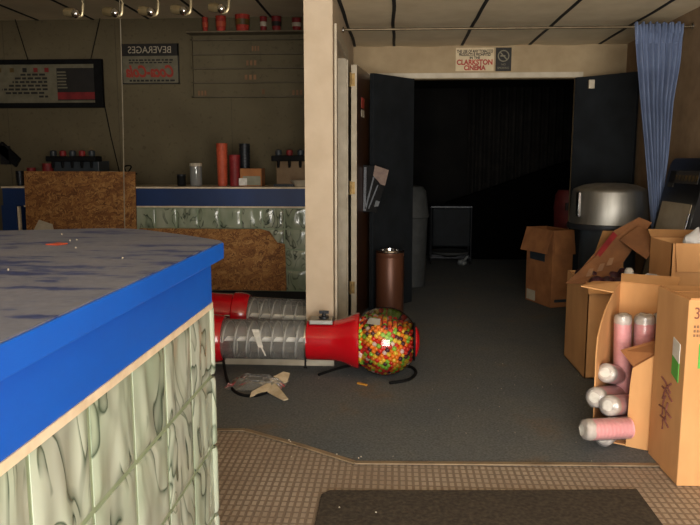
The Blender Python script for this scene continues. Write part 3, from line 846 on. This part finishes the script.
# price decal on the globe top
bm = nb()
cc = Vector((AX, AY, AZ)); 
def gp(th, ph, r=.2145): return cc+Vector((math.cos(th)*math.cos(ph), -math.sin(th)*math.cos(ph), math.sin(ph)))*r
V = [[bm.verts.new(gp(math.radians(100+32*i/6), math.radians(40+12*j/3))) for i in range(7)] for j in range(4)]
for j in range(3):
    for i in range(6): bm.faces.new((V[j][i], V[j][i+1], V[j+1][i+1], V[j+1][i]))
finish('globe_decal', bm, mat('grey_decal', (170, 164, 150), (150, 144, 130), .5), t, smooth=True)['label'] = 'pale worn label at top of globe'
bm = nb(); tube(bm, smooth_path([(-.46, 4.17, .016), (-.40, 4.25, .017), (-.30, 4.36, .017), (-.2, 4.40, .017)], 6)+[], .009, 8)
o = tag(finish('rubber_hose', bm, M['cord'], None), 'short black rubber hose on the carpet under the red collar of the gumball machine', 'hose')
bm = nb(); tube(bm, smooth_path([(.05, 4.40, .017), (.12, 4.36, .017), (.14, 4.24, .017), (.09, 4.10, .017), (-.02, 4.03, .017)], 6), .010, 8)
o = tag(finish('rubber_hose', bm, M['cord'], None), 'curved black rubber hose on the carpet right of the gumball globe', 'hose')
# gumballs
gr = .0152
pts = []
Nf = 740
for i in range(Nf):
    zz = 1-2*(i+.5)/Nf; a = i*PI*(3-math.sqrt(5))
    rr = math.sqrt(1-zz*zz)
    p = Vector((rr*math.cos(a), rr*math.sin(a), zz))
    q = p*(.1855+random.uniform(.002, .008))
    if q.x < -.168 or q.x > .165: continue
    if q.z > .118+.05*(-q.x)/.2+random.uniform(-.01, .012): continue
    pts.append(q+cc)
cam0 = Vector((0, 0, 1.31))
def facing(p): return (p-cc).normalized().dot((cam0-cc).normalized())
pts.sort(key=lambda p: -facing(p))
gm = {}
for k in gumc:
    bm = nb(); sphere(bm, (0, 0, 0), gr, 14, 10); me = bpy.data.meshes.new('gumball'); bm.to_mesh(me); bm.free()
    me.materials.append(M['gum_'+k])
    for pl in me.polygons: pl.use_smooth = True
    gm[k] = me
names = ['red']*24+['orange']*30+['yellow']*20+['green']*15+['white']*8+['purple']*16
for p in pts[:300]:
    k = random.choice(names)
    o = bpy.data.objects.new('gumball', gm[k]); o.location = p; COL.objects.link(o)
    tag(o, '%s gumball among the many in the clear globe' % k, 'gumball', '%s gumballs in the globe' % k)
bm = nb(); ml = {k: i for i, k in enumerate(gumc)}
rest = pts[300:]
for i in range(520):
    zz = 1-2*(i+.5)/520; a = i*2.399963
    rr = math.sqrt(1-zz*zz); q = Vector((rr*math.cos(a), rr*math.sin(a), zz))*.166
    if q.z < .115+.03*(-q.x)/.2: rest.append(q+cc)
for i in range(-6, 7):
    for j in range(-6, 7):
        q = Vector((i*.031, j*.031, .118+.05*(-i*.031)/.2+random.uniform(-.008, .008)))
        if q.length < .18 and math.hypot(q.x, q.y) < .15: rest.append(q+cc)
fm = []
for p in rest:
    sphere(bm, p, gr, 10, 7); fm += [ml[random.choice(names)]]*70
me = bpy.data.meshes.new('gumballs'); bm.to_mesh(me); bm.free()
for k in gumc: me.materials.append(M['gum_'+k])
for pl, i in zip(me.polygons, fm): pl.material_index = i; pl.use_smooth = True
o = bpy.data.objects.new('gumballs', me); COL.objects.link(o); o['kind'] = 'stuff'
tag(o, 'rest of the mixed gumballs deeper inside the clear globe', 'gumballs')
# second machine behind, globe missing
BX = Vector((-.17, 4.78, .262))
t = thing('gumball_machine', 'second red spiral gumball machine lying behind the first, half hidden by near counter', 'gumball machine', (-1.1, 4.78, .055))
mach(t, .03, 4.83, .196, (1, .03, -.05), False, 1.05)

# ------------------------------------------------------------------ litter near the machine
t = thing('plastic_bag', 'thin clear plastic bag with cream paper scraps on the dark carpet', 'bag', (-.8, 3.95, .01))
bm = nb(); gw = 14
V = []
for i in range(gw+1):
    row = []
    for j in range(gw+1):
        u, v = i/gw, j/gw
        x = -.98+.33*u+.03*v; y = 3.80+.24*v+.06*(1-u)
        z = .012+.045*abs(noise.noise((u*4, v*5, 2.2)))+.055*math.sin(PI*u)*math.sin(PI*v)
        row.append(bm.verts.new((x, y, z)))
    V.append(row)
for i in range(gw):
    for j in range(gw): bm.faces.new((V[i][j], V[i+1][j], V[i+1][j+1], V[i][j+1]))
finish('film', bm, M['bag'], t, smooth=True)
bm = nb(); tube(bm, smooth_path([(-1.06, 4.18, .13), (-1.03, 4.1, .05), (-.97, 3.95, .018), (-.89, 3.80, .016), (-.80, 3.745, .017), (-.73, 3.79, .02), (-.69, 3.90, .025)], 7), .009, 8)
tag(finish('power_cable', bm, M['cord'], None), 'black cable looping from the machine base to the plastic bag', 'cable')
def scrap(pts, lab, th=.014):
    t = thing('paper_scrap', lab, 'paper', (pts[0][0], pts[0][1], .009))
    bm = nb(); slab(bm, pts, th); finish('crumpled_paper', bm, M['paper'], t, bevel=.005)
scrap([(-.76, 3.90, .05), (-.66, 4.04, .075), (-.62, 4.06, .06), (-.625, 3.98, .03), (-.70, 3.87, .025)], 'long cream paper scrap at the back of the plastic bag', .012)
scrap([(-.80, 3.72, .012), (-.72, 3.80, .018), (-.69, 3.88, .04), (-.73, 3.87, .045), (-.80, 3.76, .03)], 'cream paper scrap beneath the black cable end', .012)
scrap([(-.73, 3.82, .02), (-.67, 3.76, .012), (-.60, 3.68, .012), (-.575, 3.70, .014), (-.64, 3.82, .03), (-.68, 3.87, .05)], 'forked cream paper scrap nearest the camera, right of plastic bag', .010)
bm = nb(); slab(bm, [(-.215, 4.02, .010), (-.155, 3.985, .010), (-.15, 3.998, .010), (-.205, 4.035, .010)], .008)
tag(finish('orange_scrap', bm, mat('orange_peel', (206, 150, 60), (186, 126, 40), .6), None), 'small orange yellow scrap on the carpet in front of the globe', 'scrap')
bm = nb()
for k in range(46):
    x, y = random.uniform(-.5, 1.3), random.uniform(2.95, 4.6)
    sphere(bm, (x, y, .0105), random.uniform(.001, .0024), 6, 4)
for x, y in ((-.49, 3.14), (-.48, 3.12), (-.25, 2.99), (-.15, 2.955), (-.14, 2.97), (-.2, 2.5), (-.06, 2.47), (-.45, 2.95)):
    sphere(bm, (x, y, .0145), .0035, 6, 4)
o = tag(finish('debris', bm, M['offwhite'], None), 'pale crumbs and specks scattered over the dark carpet', 'debris'); o['kind'] = 'stuff'
# doormat
bm = nb(); slab(bm, [(-.281, 2.20, .001), (.982, 2.20, .001), (.984, 2.735, .001), (.6, 2.70, .001), (-.25, 2.645, .001), (-.281, 2.61, .001)], .012)
tag(finish('doormat', bm, M['rubber'], None, bevel=.004), 'dark brown rubber doormat on the ribbed floor in the foreground', 'doormat')

# ------------------------------------------------------------------ bins by the doors
def ash_bin(x, y, r, h, label):
    t = thing('litter_bin', label, 'bin', (x, y, .009))
    bm = nb(); lathe(bm, [(r*.97, .009), (r, .02), (r, h-.06), (r*.98, h-.055), (r*.98, h-.045), (r, h-.04), (r, h-.006)], (x, y, 0), n=40); finish('bin_body', bm, M['bronze'], t, smooth=True)
    bm = nb(); lathe(bm, [(r*1.0, h-.008), (r*1.03, h), (r*1.0, h+.012), (r*.7, h+.014), (r*.66, h-.02)], (x, y, 0), n=40); finish('rim', bm, M['chrome'], t, smooth=True)
ash_bin(-.038, 6.02, .122, .56, 'bronze litter bin with chrome rim behind the gumball globe')
# wheeled grey bin and cart in the dark passage
t = thing('waste_bin', 'grey plastic bin with domed lid just inside the dark doorway', 'bin', (.2, 7.45, .009))
bm = nb(); lathe(bm, [(.155, .010), (.165, .02), (.185, .74), (.20, .75), (.20, .78)], (.165, 7.45, 0), n=28); finish('bin_body', bm, M['darkgrey'], t, smooth=True)
bm = nb(); lathe(bm, [(.195, .78), (.19, .83), (.165, 1.02), (.13, 1.07), (.05, 1.085)], (.165, 7.45, 0), n=28); finish('domed_lid', bm, M['darkgrey'], t, smooth=True)
t = thing('utility_cart', 'dark cart on thin metal legs deep in the passage', 'cart', (.74, 9.2, .009))
part('tub', M['black'], t, .49, .98, 9.1, 9.42, .24, .74, bevel=.02)
part('rim', M['dkmetal'], t, .46, 1.0, 9.08, 9.44, .74, .77, bevel=.006)
bm = nb(); lathe(bm, [(.10, .10), (.24, .14), (.25, .17), (.22, .165), (.10, .12)], (.735, 9.25, 0), n=28); finish('basin', bm, M['darkgrey'], t, smooth=True)
for x in (.475, .99):
    for y in (9.1, 9.42):
        bm = nb(); tube(bm, [(x, y, .03), (x, y, .74)], .010, 8); finish('leg', bm, M['dkmetal'], t)
bm = nb(); box(bm, .475, .99, 9.24, 9.26, .09, .105); box(bm, .475, .99, 9.09, 9.11, .09, .10); box(bm, .475, .99, 9.41, 9.43, .09, .10); finish('crossbar', bm, M['dkmetal'], t)
for x in (.475, .99):
    for y in (9.1, 9.42):
        bm = nb(); lathe(bm, [(.022, -.01), (.022, .01)], (x, y, .031), (1, 0, 0), 14); finish('caster', bm, M['cord'], t)
t = thing('cloth_rag', 'small pale knotted rag on the passage floor under the cart', 'rag', (.87, 9.02, .009))
bm = nb()
for k in range(5): sphere(bm, (.87+.03*math.cos(k*1.3), 9.0+.03*math.sin(k*1.3), .045+.015*(k % 2)), .035, 10, 8, (1, 1, .9))
tube(bm, smooth_path([(.89, 9.0, .06), (.92, 9.0, .10), (.94, 9.0, .13)], 4), .016, 8); finish('cloth', bm, M['greybin'], t, smooth=True)
# drape on passage end wall
t = thing('dark_drape', 'dark pleated drape on the end wall of the passage', 'drape', (1.3, 9.9, .8))
bm = nb(); R = []
for z in (.5, 2.34):
    R.append([bm.verts.new((1.0+1.9*i/200, 9.93+.035*math.sin(i*.55+.6*math.sin(i*.1)), z)) for i in range(201)])
for i in range(200): bm.faces.new((R[0][i], R[0][i+1], R[1][i+1], R[1][i]))
o = finish('drape_cloth', bm, M['drape'], t, smooth=True)
s = o.modifiers.new('s', 'SOLIDIFY'); s.thickness = .004
# red bin in doorway
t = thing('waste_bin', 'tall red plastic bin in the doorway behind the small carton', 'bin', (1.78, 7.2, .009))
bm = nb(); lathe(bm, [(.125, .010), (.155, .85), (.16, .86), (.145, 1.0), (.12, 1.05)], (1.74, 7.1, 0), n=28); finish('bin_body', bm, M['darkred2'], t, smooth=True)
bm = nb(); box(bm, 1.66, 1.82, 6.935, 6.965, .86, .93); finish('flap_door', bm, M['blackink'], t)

# ------------------------------------------------------------------ steel tub on a drum
tx, ty = 1.62, 5.42
t = thing('steel_tub', 'round domed steel tub on a dark drum behind the cartons', 'tub', (tx, ty, .009))
bm = nb(); lathe(bm, [(.20, .010), (.205, .02), (.205, .80), (.2, .82)], (tx, ty, 0), n=40); finish('drum', bm, M['drum'], t, smooth=True)
bm = nb(); lathe(bm, [(.21, .82), (.30, .825), (.304, .84), (.30, .862), (.28, .868)], (tx, ty, 0), n=56); finish('rim', bm, M['dkmetal'], t, smooth=True)
bm = nb(); lathe(bm, [(.288, .866), (.281, .95), (.272, 1.10), (.264, 1.118), (.245, 1.128), (.19, 1.15), (.11, 1.163), (.02, 1.166)], (tx, ty, 0), n=56); finish('dome', bm, M['steel'], t, smooth=True)
bm = nb(); box(bm, tx-.268, tx-.25, ty-.15, ty-.08, .92, 1.10); finish('latch_strip', bm, M['chrome'], t, bevel=.003)

# ------------------------------------------------------------------ leaning sign board on the right wall
t = thing('sign_board', 'black framed sign board leaning on the right wall behind the cartons', 'sign', (1.8, 4.8, .009))
top = Vector((1.935, 0, 1.345)); bot = Vector((1.665, 0, .012))
ax = (top-bot); Lb = ax.length; ax.normalize()
nx = Vector((-ax.z, 0, ax.x))      # face normal, towards the hall
ny0, ny1 = 4.50, 5.09
def bp(v, y, off): q = bot+ax*v+nx*off; return Vector((q.x, y, q.z))
def board(nm, v0, v1, y0, y1, off, th, m, r=0):
    pts = []
    if r:
        for cy, cv, a0 in ((y1-r, v0+r, -90), (y1-r, v1-r, 0), (y0+r, v1-r, 90), (y0+r, v0+r, 180)):
            for k in range(5):
                a = math.radians(a0+90*k/4); pts.append(bp(cv+r*math.sin(a), cy+r*math.cos(a), off))
    else:
        pts = [bp(v0, y1, off), bp(v1, y1, off), bp(v1, y0, off), bp(v0, y0, off)]
    bm = nb(); slab(bm, pts, -th if False else th)
    return finish(nm, bm, m, t)
board('frame', 0, Lb, ny0, ny1, -.07, -.07, mat('gloss_black', (22, 22, 24), (16, 16, 18), .3), .07)
board('header_panel', Lb-.17, Lb-.085, ny0+.06, ny1-.06, .002, -.004, M['blackink'])
board('dark_inset', Lb-.20, Lb-.09, ny1-.16, ny1-.06, .003, -.003, M['tbar'])  # darker inset over one end of the header panel
bm = nb()
for k in range(7):
    y = 4.93-.055*k; slab(bm, [bp(Lb-.155, y, .006), bp(Lb-.115, y, .006), bp(Lb-.115, y-.035, .006), bp(Lb-.155, y-.035, .006)], .001)
finish('gold_print', bm, M['goldink'], t)
board('tan_reflection', .30, Lb-.30, ny0+.05, ny1-.05, .003, -.004, M['tanpanel'])  # reflection in the sign face, put in as a tan panel
bm = nb(); tube(bm, [bp(.75, ny0+.035, .012), bp(1.0, ny0+.03, .012)], .008, 8); finish('chrome_bar', bm, M['chrome'], t)

# ------------------------------------------------------------------ cartons
def V3(x, y, z): return Vector((x, y, z))
def carton_shell(t, P, z0, z1, m, th=.006, open_top=True, skip=()):
    """four walls and a bottom on the footprint P (counter-clockwise)"""
    bm = nb(); n = len(P); c = sum((Vector((p[0], p[1], 0)) for p in P), Vector())/n
    for i in range(n):
        if i in skip: continue
        a, b = Vector((*P[i], 0)), Vector((*P[(i+1) % n], 0))
        d = (b-a).normalized(); inw = Vector((-d.y, d.x, 0))
        if inw.dot(c-a) < 0: inw = -inw
        pts = [a, b, b+inw*th, a+inw*th]
        slab(bm, [p+Vector((0, 0, z0)) for p in pts], (z1-z0) if (pts[1]-pts[0]).cross(pts[2]-pts[0]).z > 0 else -(z1-z0))
    slab(bm, [(p[0], p[1], z0) for p in P], th)
    if not open_top: slab(bm, [(p[0], p[1], z1-.001) for p in P], th)
    for v in bm.verts: pass
    return finish('carton_body', bm, m, t)
def flap(t, pts, m, nm='flap', th=.006):
    bm = nb(); slab(bm, pts, th); return finish(nm, bm, m, t)

# small carton by the doorway
t = thing('cardboard_carton', 'worn brown carton with open flaps standing at the dark doorway', 'box', (1.45, 6.5, .009))
B1 = [(1.42, 6.36), (1.65, 6.46), (1.50, 6.86), (1.27, 6.76)]
B1 = [(1.42, 6.345), (1.618, 6.42), (1.468, 6.835), (1.27, 6.76)]
carton_shell(t, B1, .010, .715, M['kraftold'])
f = flap(t, [(1.415, 6.34, .715), (1.265, 6.755, .715), (1.205, 6.72, .50), (1.36, 6.31, .505)], M['kraftold'])
flap(t, [(1.42, 6.34, .715), (1.62, 6.415, .715), (1.635, 6.385, .50), (1.432, 6.30, .50)], M['kraftold'])
bm = nb(); slab(bm, [(1.326, 6.575, .03), (1.276, 6.715, .03), (1.276, 6.715, .125), (1.326, 6.575, .125)], .004)
bmesh.ops.translate(bm, verts=bm.verts, vec=(-.006, -.003, 0)); finish('shipping_label', bm, M['offwhite'], t)['label'] = 'white shipping label'
bm = nb(); slab(bm, [(1.376, 6.44, .42), (1.29, 6.68, .42), (1.29, 6.68, .50), (1.376, 6.44, .50)], .003)
bmesh.ops.translate(bm, verts=bm.verts, vec=(-.006, -.003, 0)); finish('printed_mark', bm, M['drum'], t)['label'] = 'dark blue printed mark'
bm = nb(); slab(bm, [(1.45, 6.349, .06), (1.60, 6.406, .06), (1.60, 6.406, .085), (1.45, 6.349, .085)], .003)
bmesh.ops.translate(bm, verts=bm.verts, vec=(.001, -.005, 0)); finish('printed_mark', bm, M['drum'], t)

# large open carton with purple-wrapped goods
t = thing('cardboard_carton', 'large open carton with raised dark brown flaps and purple wrapped goods inside', 'box', (1.4, 4.5, .009))
carton_shell(t, [(1.165, 4.22), (1.53, 4.22), (1.53, 4.74), (1.165, 4.74)], .010, .60, M['kraft'])
flap(t, [(1.162, 4.215, .60), (1.53, 4.215, .60), (1.53, 4.165, .555), (1.15, 4.165, .545)], M['kraft'])['label'] = 'front flap folded down'
flap(t, [(1.035, 4.26, .588), (1.315, 4.30, .58), (1.46, 4.50, .706), (1.69, 4.72, .921), (1.605, 4.72, .956), (1.41, 4.60, .876), (1.155, 4.40, .65)], M['darkflap'])['label'] = 'dark brown left flap with red stripe'
bm = nb(); slab(bm, [(1.255, 4.47, .725), (1.285, 4.47, .715), (1.42, 4.585, .84), (1.395, 4.59, .865)], .004)
bmesh.ops.translate(bm, verts=bm.verts, vec=(.004, -.018, .012)); finish('red_stripe', bm, M['dkred'], t)
bm = nb()
for (x, y, z) in ((1.17, 4.35, .615), (1.25, 4.40, .64), (1.32, 4.45, .67)):
    slab(bm, [(x, y, z), (x+.035, y+.006, z+.003), (x+.06, y+.045, z+.045), (x+.03, y+.04, z+.042)], .003)
bmesh.ops.translate(bm, verts=bm.verts, vec=(.004, -.02, .006)); finish('flap_print', bm, M['greyink'], t)
flap(t, [(1.43, 4.53, .83), (1.57, 4.62, .91), (1.69, 4.48, .85), (1.545, 4.37, .73)], M['darkflap'])['label'] = 'bent far flap hanging inward'
flap(t, [(1.30, 4.738, .60), (1.53, 4.738, .60), (1.53, 4.80, .86), (1.40, 4.80, .86)], M['kraftin'])
bm = nb()
for k in range(5):
    for j in range(4):
        sphere(bm, (1.22+.065*k+.01*random.random(), 4.28+.11*j, .575+.03*random.random()), .048, 12, 8)
o = tag(finish('wrapped_goods', bm, M['bagpurple'], None, smooth=True), 'dark purple plastic wrapped goods filling the large open carton', 'wrapped goods'); o['kind'] = 'stuff'
t = thing('bottle', 'bottle with round white cap inside the large open carton', 'bottle', (1.41, 4.245, .5))
bm = nb(); lathe(bm, [(.04, .45), (.042, .55), (.02, .60)], (1.405, 4.245, .04), n=16); finish('bottle_body', bm, M['bagpurple'], t, smooth=True)
bm = nb(); lathe(bm, [(.024, .595), (.027, .61), (.026, .635), (.016, .65)], (1.405, 4.245, .04), n=18); finish('cap', bm, M['white'], t, smooth=True)

# right carton behind
t = thing('cardboard_carton', 'open carton with hanging front flap and clear bag, near the leaning sign board', 'box', (1.8, 4.25, .009))
carton_shell(t, [(1.575, 4.06), (2.02, 4.06), (2.02, 4.40), (1.575, 4.40)], .010, .86, M['kraft'])
flap(t, [(1.59, 4.052, .862), (2.02, 4.052, .862), (2.02, 4.03, .705), (1.60, 4.03, .70)], M['kraft'])['label'] = 'front flap hanging down'
flap(t, [(1.577, 4.40, .86), (2.02, 4.40, .86), (2.02, 4.43, .90), (1.565, 4.43, .905)], M['kraftin'])
t = thing('plastic_bag', 'crumpled clear bag poking out of the carton beside the sign board', 'bag', (1.76, 4.15, .84))
bm = nb(); sphere(bm, (1.75, 4.16, .855), .075, 18, 12, (1, .8, .8))
for v in bm.verts:
    n_ = noise.noise(v.co*22); v.co += Vector((0, 0, 1))*max(0, n_)*.05+Vector((n_, 0, 0))*.02
finish('film', bm, clear_mat('white_bag', (235, 232, 232), .6, .65, .2), t, smooth=False)
t = thing('plastic_bag', 'crumpled clear plastic sheet over the front edge of large open carton', 'bag', (1.56, 4.2, .58))
bm = nb(); sphere(bm, (1.545, 4.25, .615), .06, 18, 12, (1.5, .7, .6))
for v in bm.verts:
    n_ = noise.noise(v.co*26); v.co += Vector((n_*.02, 0, n_*.03))
finish('film', bm, clear_mat('grey_film', (215, 210, 205), .6, .45, .2), t, smooth=False)

# open carton with the pink cup sleeves
t = thing('cardboard_carton', 'torn open carton spilling wrapped sleeves of pink cups', 'box', (1.2, 3.4, .009))
BL, FL, BR, FR = V3(1.17, 3.65, 0), V3(.95, 3.25, 0), V3(1.405, 3.518, 0), V3(1.185, 3.122, 0)
zt = .70
Z = lambda p, z: V3(p.x, p.y, z)
bm = nb()
slab(bm, [Z(BL, .011), Z(FL, .011), Z(FR, .011), Z(BR, .011)], .006)
slab(bm, [Z(BL, .011), Z(BR, .011), Z(BR, zt), Z(BL, zt)], .006)
slab(bm, [Z(BR, .011), Z(FR, .011), Z(FR, .62), Z(BR, zt)], .006)
finish('carton_body', bm, M['kraft'], t)
L = lambda s: BL.lerp(FL, s)
# left wall torn along a curve
flap(t, [Z(L(0), .011), Z(L(.96), .011), Z(L(.985), .25), Z(L(1.0), .42), Z(L(.97), .50), Z(L(.86), .56), Z(L(.66), .615), Z(L(.40), .66), Z(L(.15), .69), Z(L(0), zt)], M['kraft'], 'torn_side', .006)
# back flap upright, front panel remains
F = lambda s: FL.lerp(FR, s)
flap(t, [Z(F(.56), .011), Z(F(1), .011), Z(F(1), .47), Z(F(.85), .44), Z(F(.60), .385), Z(F(.575), .30)], M['kraft'], 'torn_front', .006)
flap(t, [Z(F(.62), .388), Z(F(1), .47), V3(1.20, 3.22, .50), V3(1.065, 3.27, .44)], M['kraftold'], 'torn_flap', .005)
flap(t, [Z(BL, zt), Z(BR, zt), V3(1.45, 3.60, .735), V3(1.20, 3.74, .73)], M['kraft'], 'flap', .006)
flap(t, [Z(L(.0), zt), V3(1.05, 3.72, .69), V3(.955, 3.60, .685), Z(L(.36), .672)], M['kraft'], 'flap', .006)

def sleeve(a, b, r, lab):
    a, b = Vector(a), Vector(b); d = (b-a); ln = d.length; d.normalize()
    t = thing('cup_sleeve', lab, 'cup sleeve', a, 'wrapped sleeves of pink cups')
    prof = []
    n = int(ln/.02)
    for k in range(n+1):
        h = .022+(ln-.022)*k/n
        prof += [(r*.955, h), (r*.975, h+.004), (r*.955, h+.006)]
    bm = nb(); lathe(bm, prof, a, d, 24); finish('cups', bm, M['pink'], t, smooth=True)
    bm = nb(); lathe(bm, [(r*.35, -.016), (r*.72, -.014), (r*.93, -.002), (r*.99, .012), (r*.985, .024), (r*.9, .028)], a, d, 24)
    for v in bm.verts:
        q = noise.noise(v.co*45); v.co += d*q*.009
    finish('end_cup', bm, M['white'], t, smooth=True)['label'] = 'crinkled white cup end'
    bm = nb(); lathe(bm, [(r*.5, -.022), (r*.95, -.012), (r*1.035, .01), (r*1.035, ln*.5), (r*1.03, ln-.002)], a, d, 24, False)
    for v in bm.verts:
        q = noise.noise(v.co*38); v.co += (v.co-a).normalized()*q*.004
    finish('wrap', bm, M['wrap'], t, smooth=True)
sleeve((.872, 3.085, .120), (1.072, 3.13, .116), .049, 'pink cup sleeve at the front of the spilled pile, longest in view')
sleeve((.975, 3.16, .062), (1.13, 3.36, .068), .047, 'pink cup sleeve lowest on the carpet, under the front sleeve')
sleeve((.995, 3.17, .206), (1.15, 3.36, .150), .049, 'pink cup sleeve right of the middle pair in the spilled pile')
sleeve((.952, 3.235, .222), (1.115, 3.44, .17), .049, 'pink cup sleeve left of the middle pair in the spilled pile')
sleeve((1.01, 3.29, .325), (1.13, 3.47, .26), .047, 'topmost pink cup sleeve of the spilled pile')
sleeve((1.115, 3.42, .565), (1.145, 3.45, .02), .042, 'upright pink cup sleeve at left inside the torn carton')
sleeve((1.22, 3.42, .565), (1.23, 3.43, .02), .049, 'upright pink cup sleeve in the middle inside the torn carton')
sleeve((1.302, 3.45, .565), (1.302, 3.45, .02), .034, 'upright pink cup sleeve half hidden at right inside the torn carton')

# nearest carton
t = thing('cardboard_carton', 'tall closed carton marked 3 at the right picture edge', 'box', (1.42, 2.95, .002))
bm = nb(); slab(bm, [(1.162, 2.79, .002), (1.70, 2.80, .002), (1.70, 3.108, .002), (1.158, 3.108, .002)], .776)
finish('carton_body', bm, M['kraft'], t, bevel=.004)
bm = nb(); slab(bm, [(1.17, 2.795, .7785), (1.69, 2.805, .7785), (1.69, 2.945, .7785), (1.17, 2.94, .7785)], .004); slab(bm, [(1.17, 2.95, .7785), (1.69, 2.955, .7785), (1.69, 3.10, .7785), (1.17, 3.10, .7785)], .004)
finish('top_flap', bm, M['kraft'], t)
lettering('lettering', '3', .066, M['ink'], t, (1.196, 2.7885, .722), wide=.8)['label'] = 'faded red figure 3'
bm = nb()
for k in range(3):
    for j in range(3): box(bm, 1.186+.012*j, 1.194+.012*j, 2.7885, 2.7895, .665-.018*k, .675-.018*k)
finish('small_print', bm, M['greyink'], t)
part('tape_tab', M['green'], t, 1.212, 1.26, 2.7885, 2.7915, .50, .60)['label'] = 'yellow green sticker at the picture edge'
lx = 1.156
def side(nm, pts, m):
    bm = nb(); slab(bm, [(lx, y, z) for y, z in pts], .003); return finish(nm, bm, m, t)
side('label_top', [(2.905, .60), (2.835, .585), (2.835, .505), (2.905, .525)], M['white'])['label'] = 'white half of the side label'
side('label_bottom', [(2.905, .525), (2.835, .505), (2.835, .425), (2.905, .445)], M['green'])['label'] = 'green half of the side label'
bm = nb()
pur = mat('purple_stamp', (136, 82, 70), (124, 74, 62), .9)
for (y0, z0, y1, z1) in ((3.0, .40, 2.90, .36), (2.99, .36, 2.88, .33), (2.98, .31, 2.90, .40), (3.01, .27, 2.88, .26), (2.97, .24, 2.95, .33), (2.93, .22, 2.92, .31), (2.99, .23, 2.90, .21), (2.96, .18, 2.94, .24)):
    tube(bm, [(lx+.0005, y0, z0), (lx+.0005, (y0+y1)/2+.01, (z0+z1)/2+.01), (lx+.0005, y1, z1)], .004, 6)
finish('stamp', bm, pur, t)['label'] = 'purple handwritten stamp'

# ------------------------------------------------------------------ light: daylight through the entrance behind the camera
w = bpy.data.worlds.new('World'); sc.world = w; w.use_nodes = True
nt = w.node_tree; bg = nt.nodes['Background']
bg.inputs[1].default_value = 14.0
tc = nt.nodes.new('ShaderNodeTexCoord'); sx = nt.nodes.new('ShaderNodeSeparateXYZ')
nt.links.new(tc.outputs['Generated'], sx.inputs[0])
mr = nt.nodes.new('ShaderNodeMapRange'); mr.inputs['From Min'].default_value = -1; mr.inputs['From Max'].default_value = 1
nt.links.new(sx.outputs['Z'], mr.inputs['Value'])
wc = ramp(nt, mr.outputs[0], [(0., (1.25, 1.17, 1.04, 1)), (.48, (1.45, 1.36, 1.22, 1)), (.52, (1.0, .95, .87, 1)), (1., (.86, .92, 1.0, 1))])
nt.links.new(wc, bg.inputs[0])
def portal(name, loc, rot, w_, h_):
    pl = bpy.data.lights.new(name, 'AREA'); pl.shape = 'RECTANGLE'; pl.size = w_; pl.size_y = h_
    pl.cycles.is_portal = True
    po = bpy.data.objects.new(name, pl); COL.objects.link(po)
    po.location = loc; po.rotation_euler = rot
portal('entrance_portal', ((EX0+EX1)/2, -1.62, EZ/2), (PI/2, 0, 0), EX1-EX0, EZ)

# ------------------------------------------------------------------ camera
cd = bpy.data.cameras.new('camera'); cd.sensor_width = 36; cd.lens = 36*700/700; cd.clip_start = .02
cam = bpy.data.objects.new('camera', cd); COL.objects.link(cam)
cam.location = (0, 0, 1.31)
cam.rotation_euler = (PI/2-math.radians(8.05), 0, math.radians(3.65))
sc.camera = cam
sc.view_settings.view_transform = 'Standard'; sc.view_settings.look = 'None'
sc.view_settings.gamma = 1; sc.view_settings.use_curve_mapping = False
sc.view_settings.exposure = 0.12
sc.cycles.use_denoising = True
sc.cycles.transparent_max_bounces = 24
sc.cycles.max_bounces = 10
sc.cycles.sample_clamp_indirect = 6
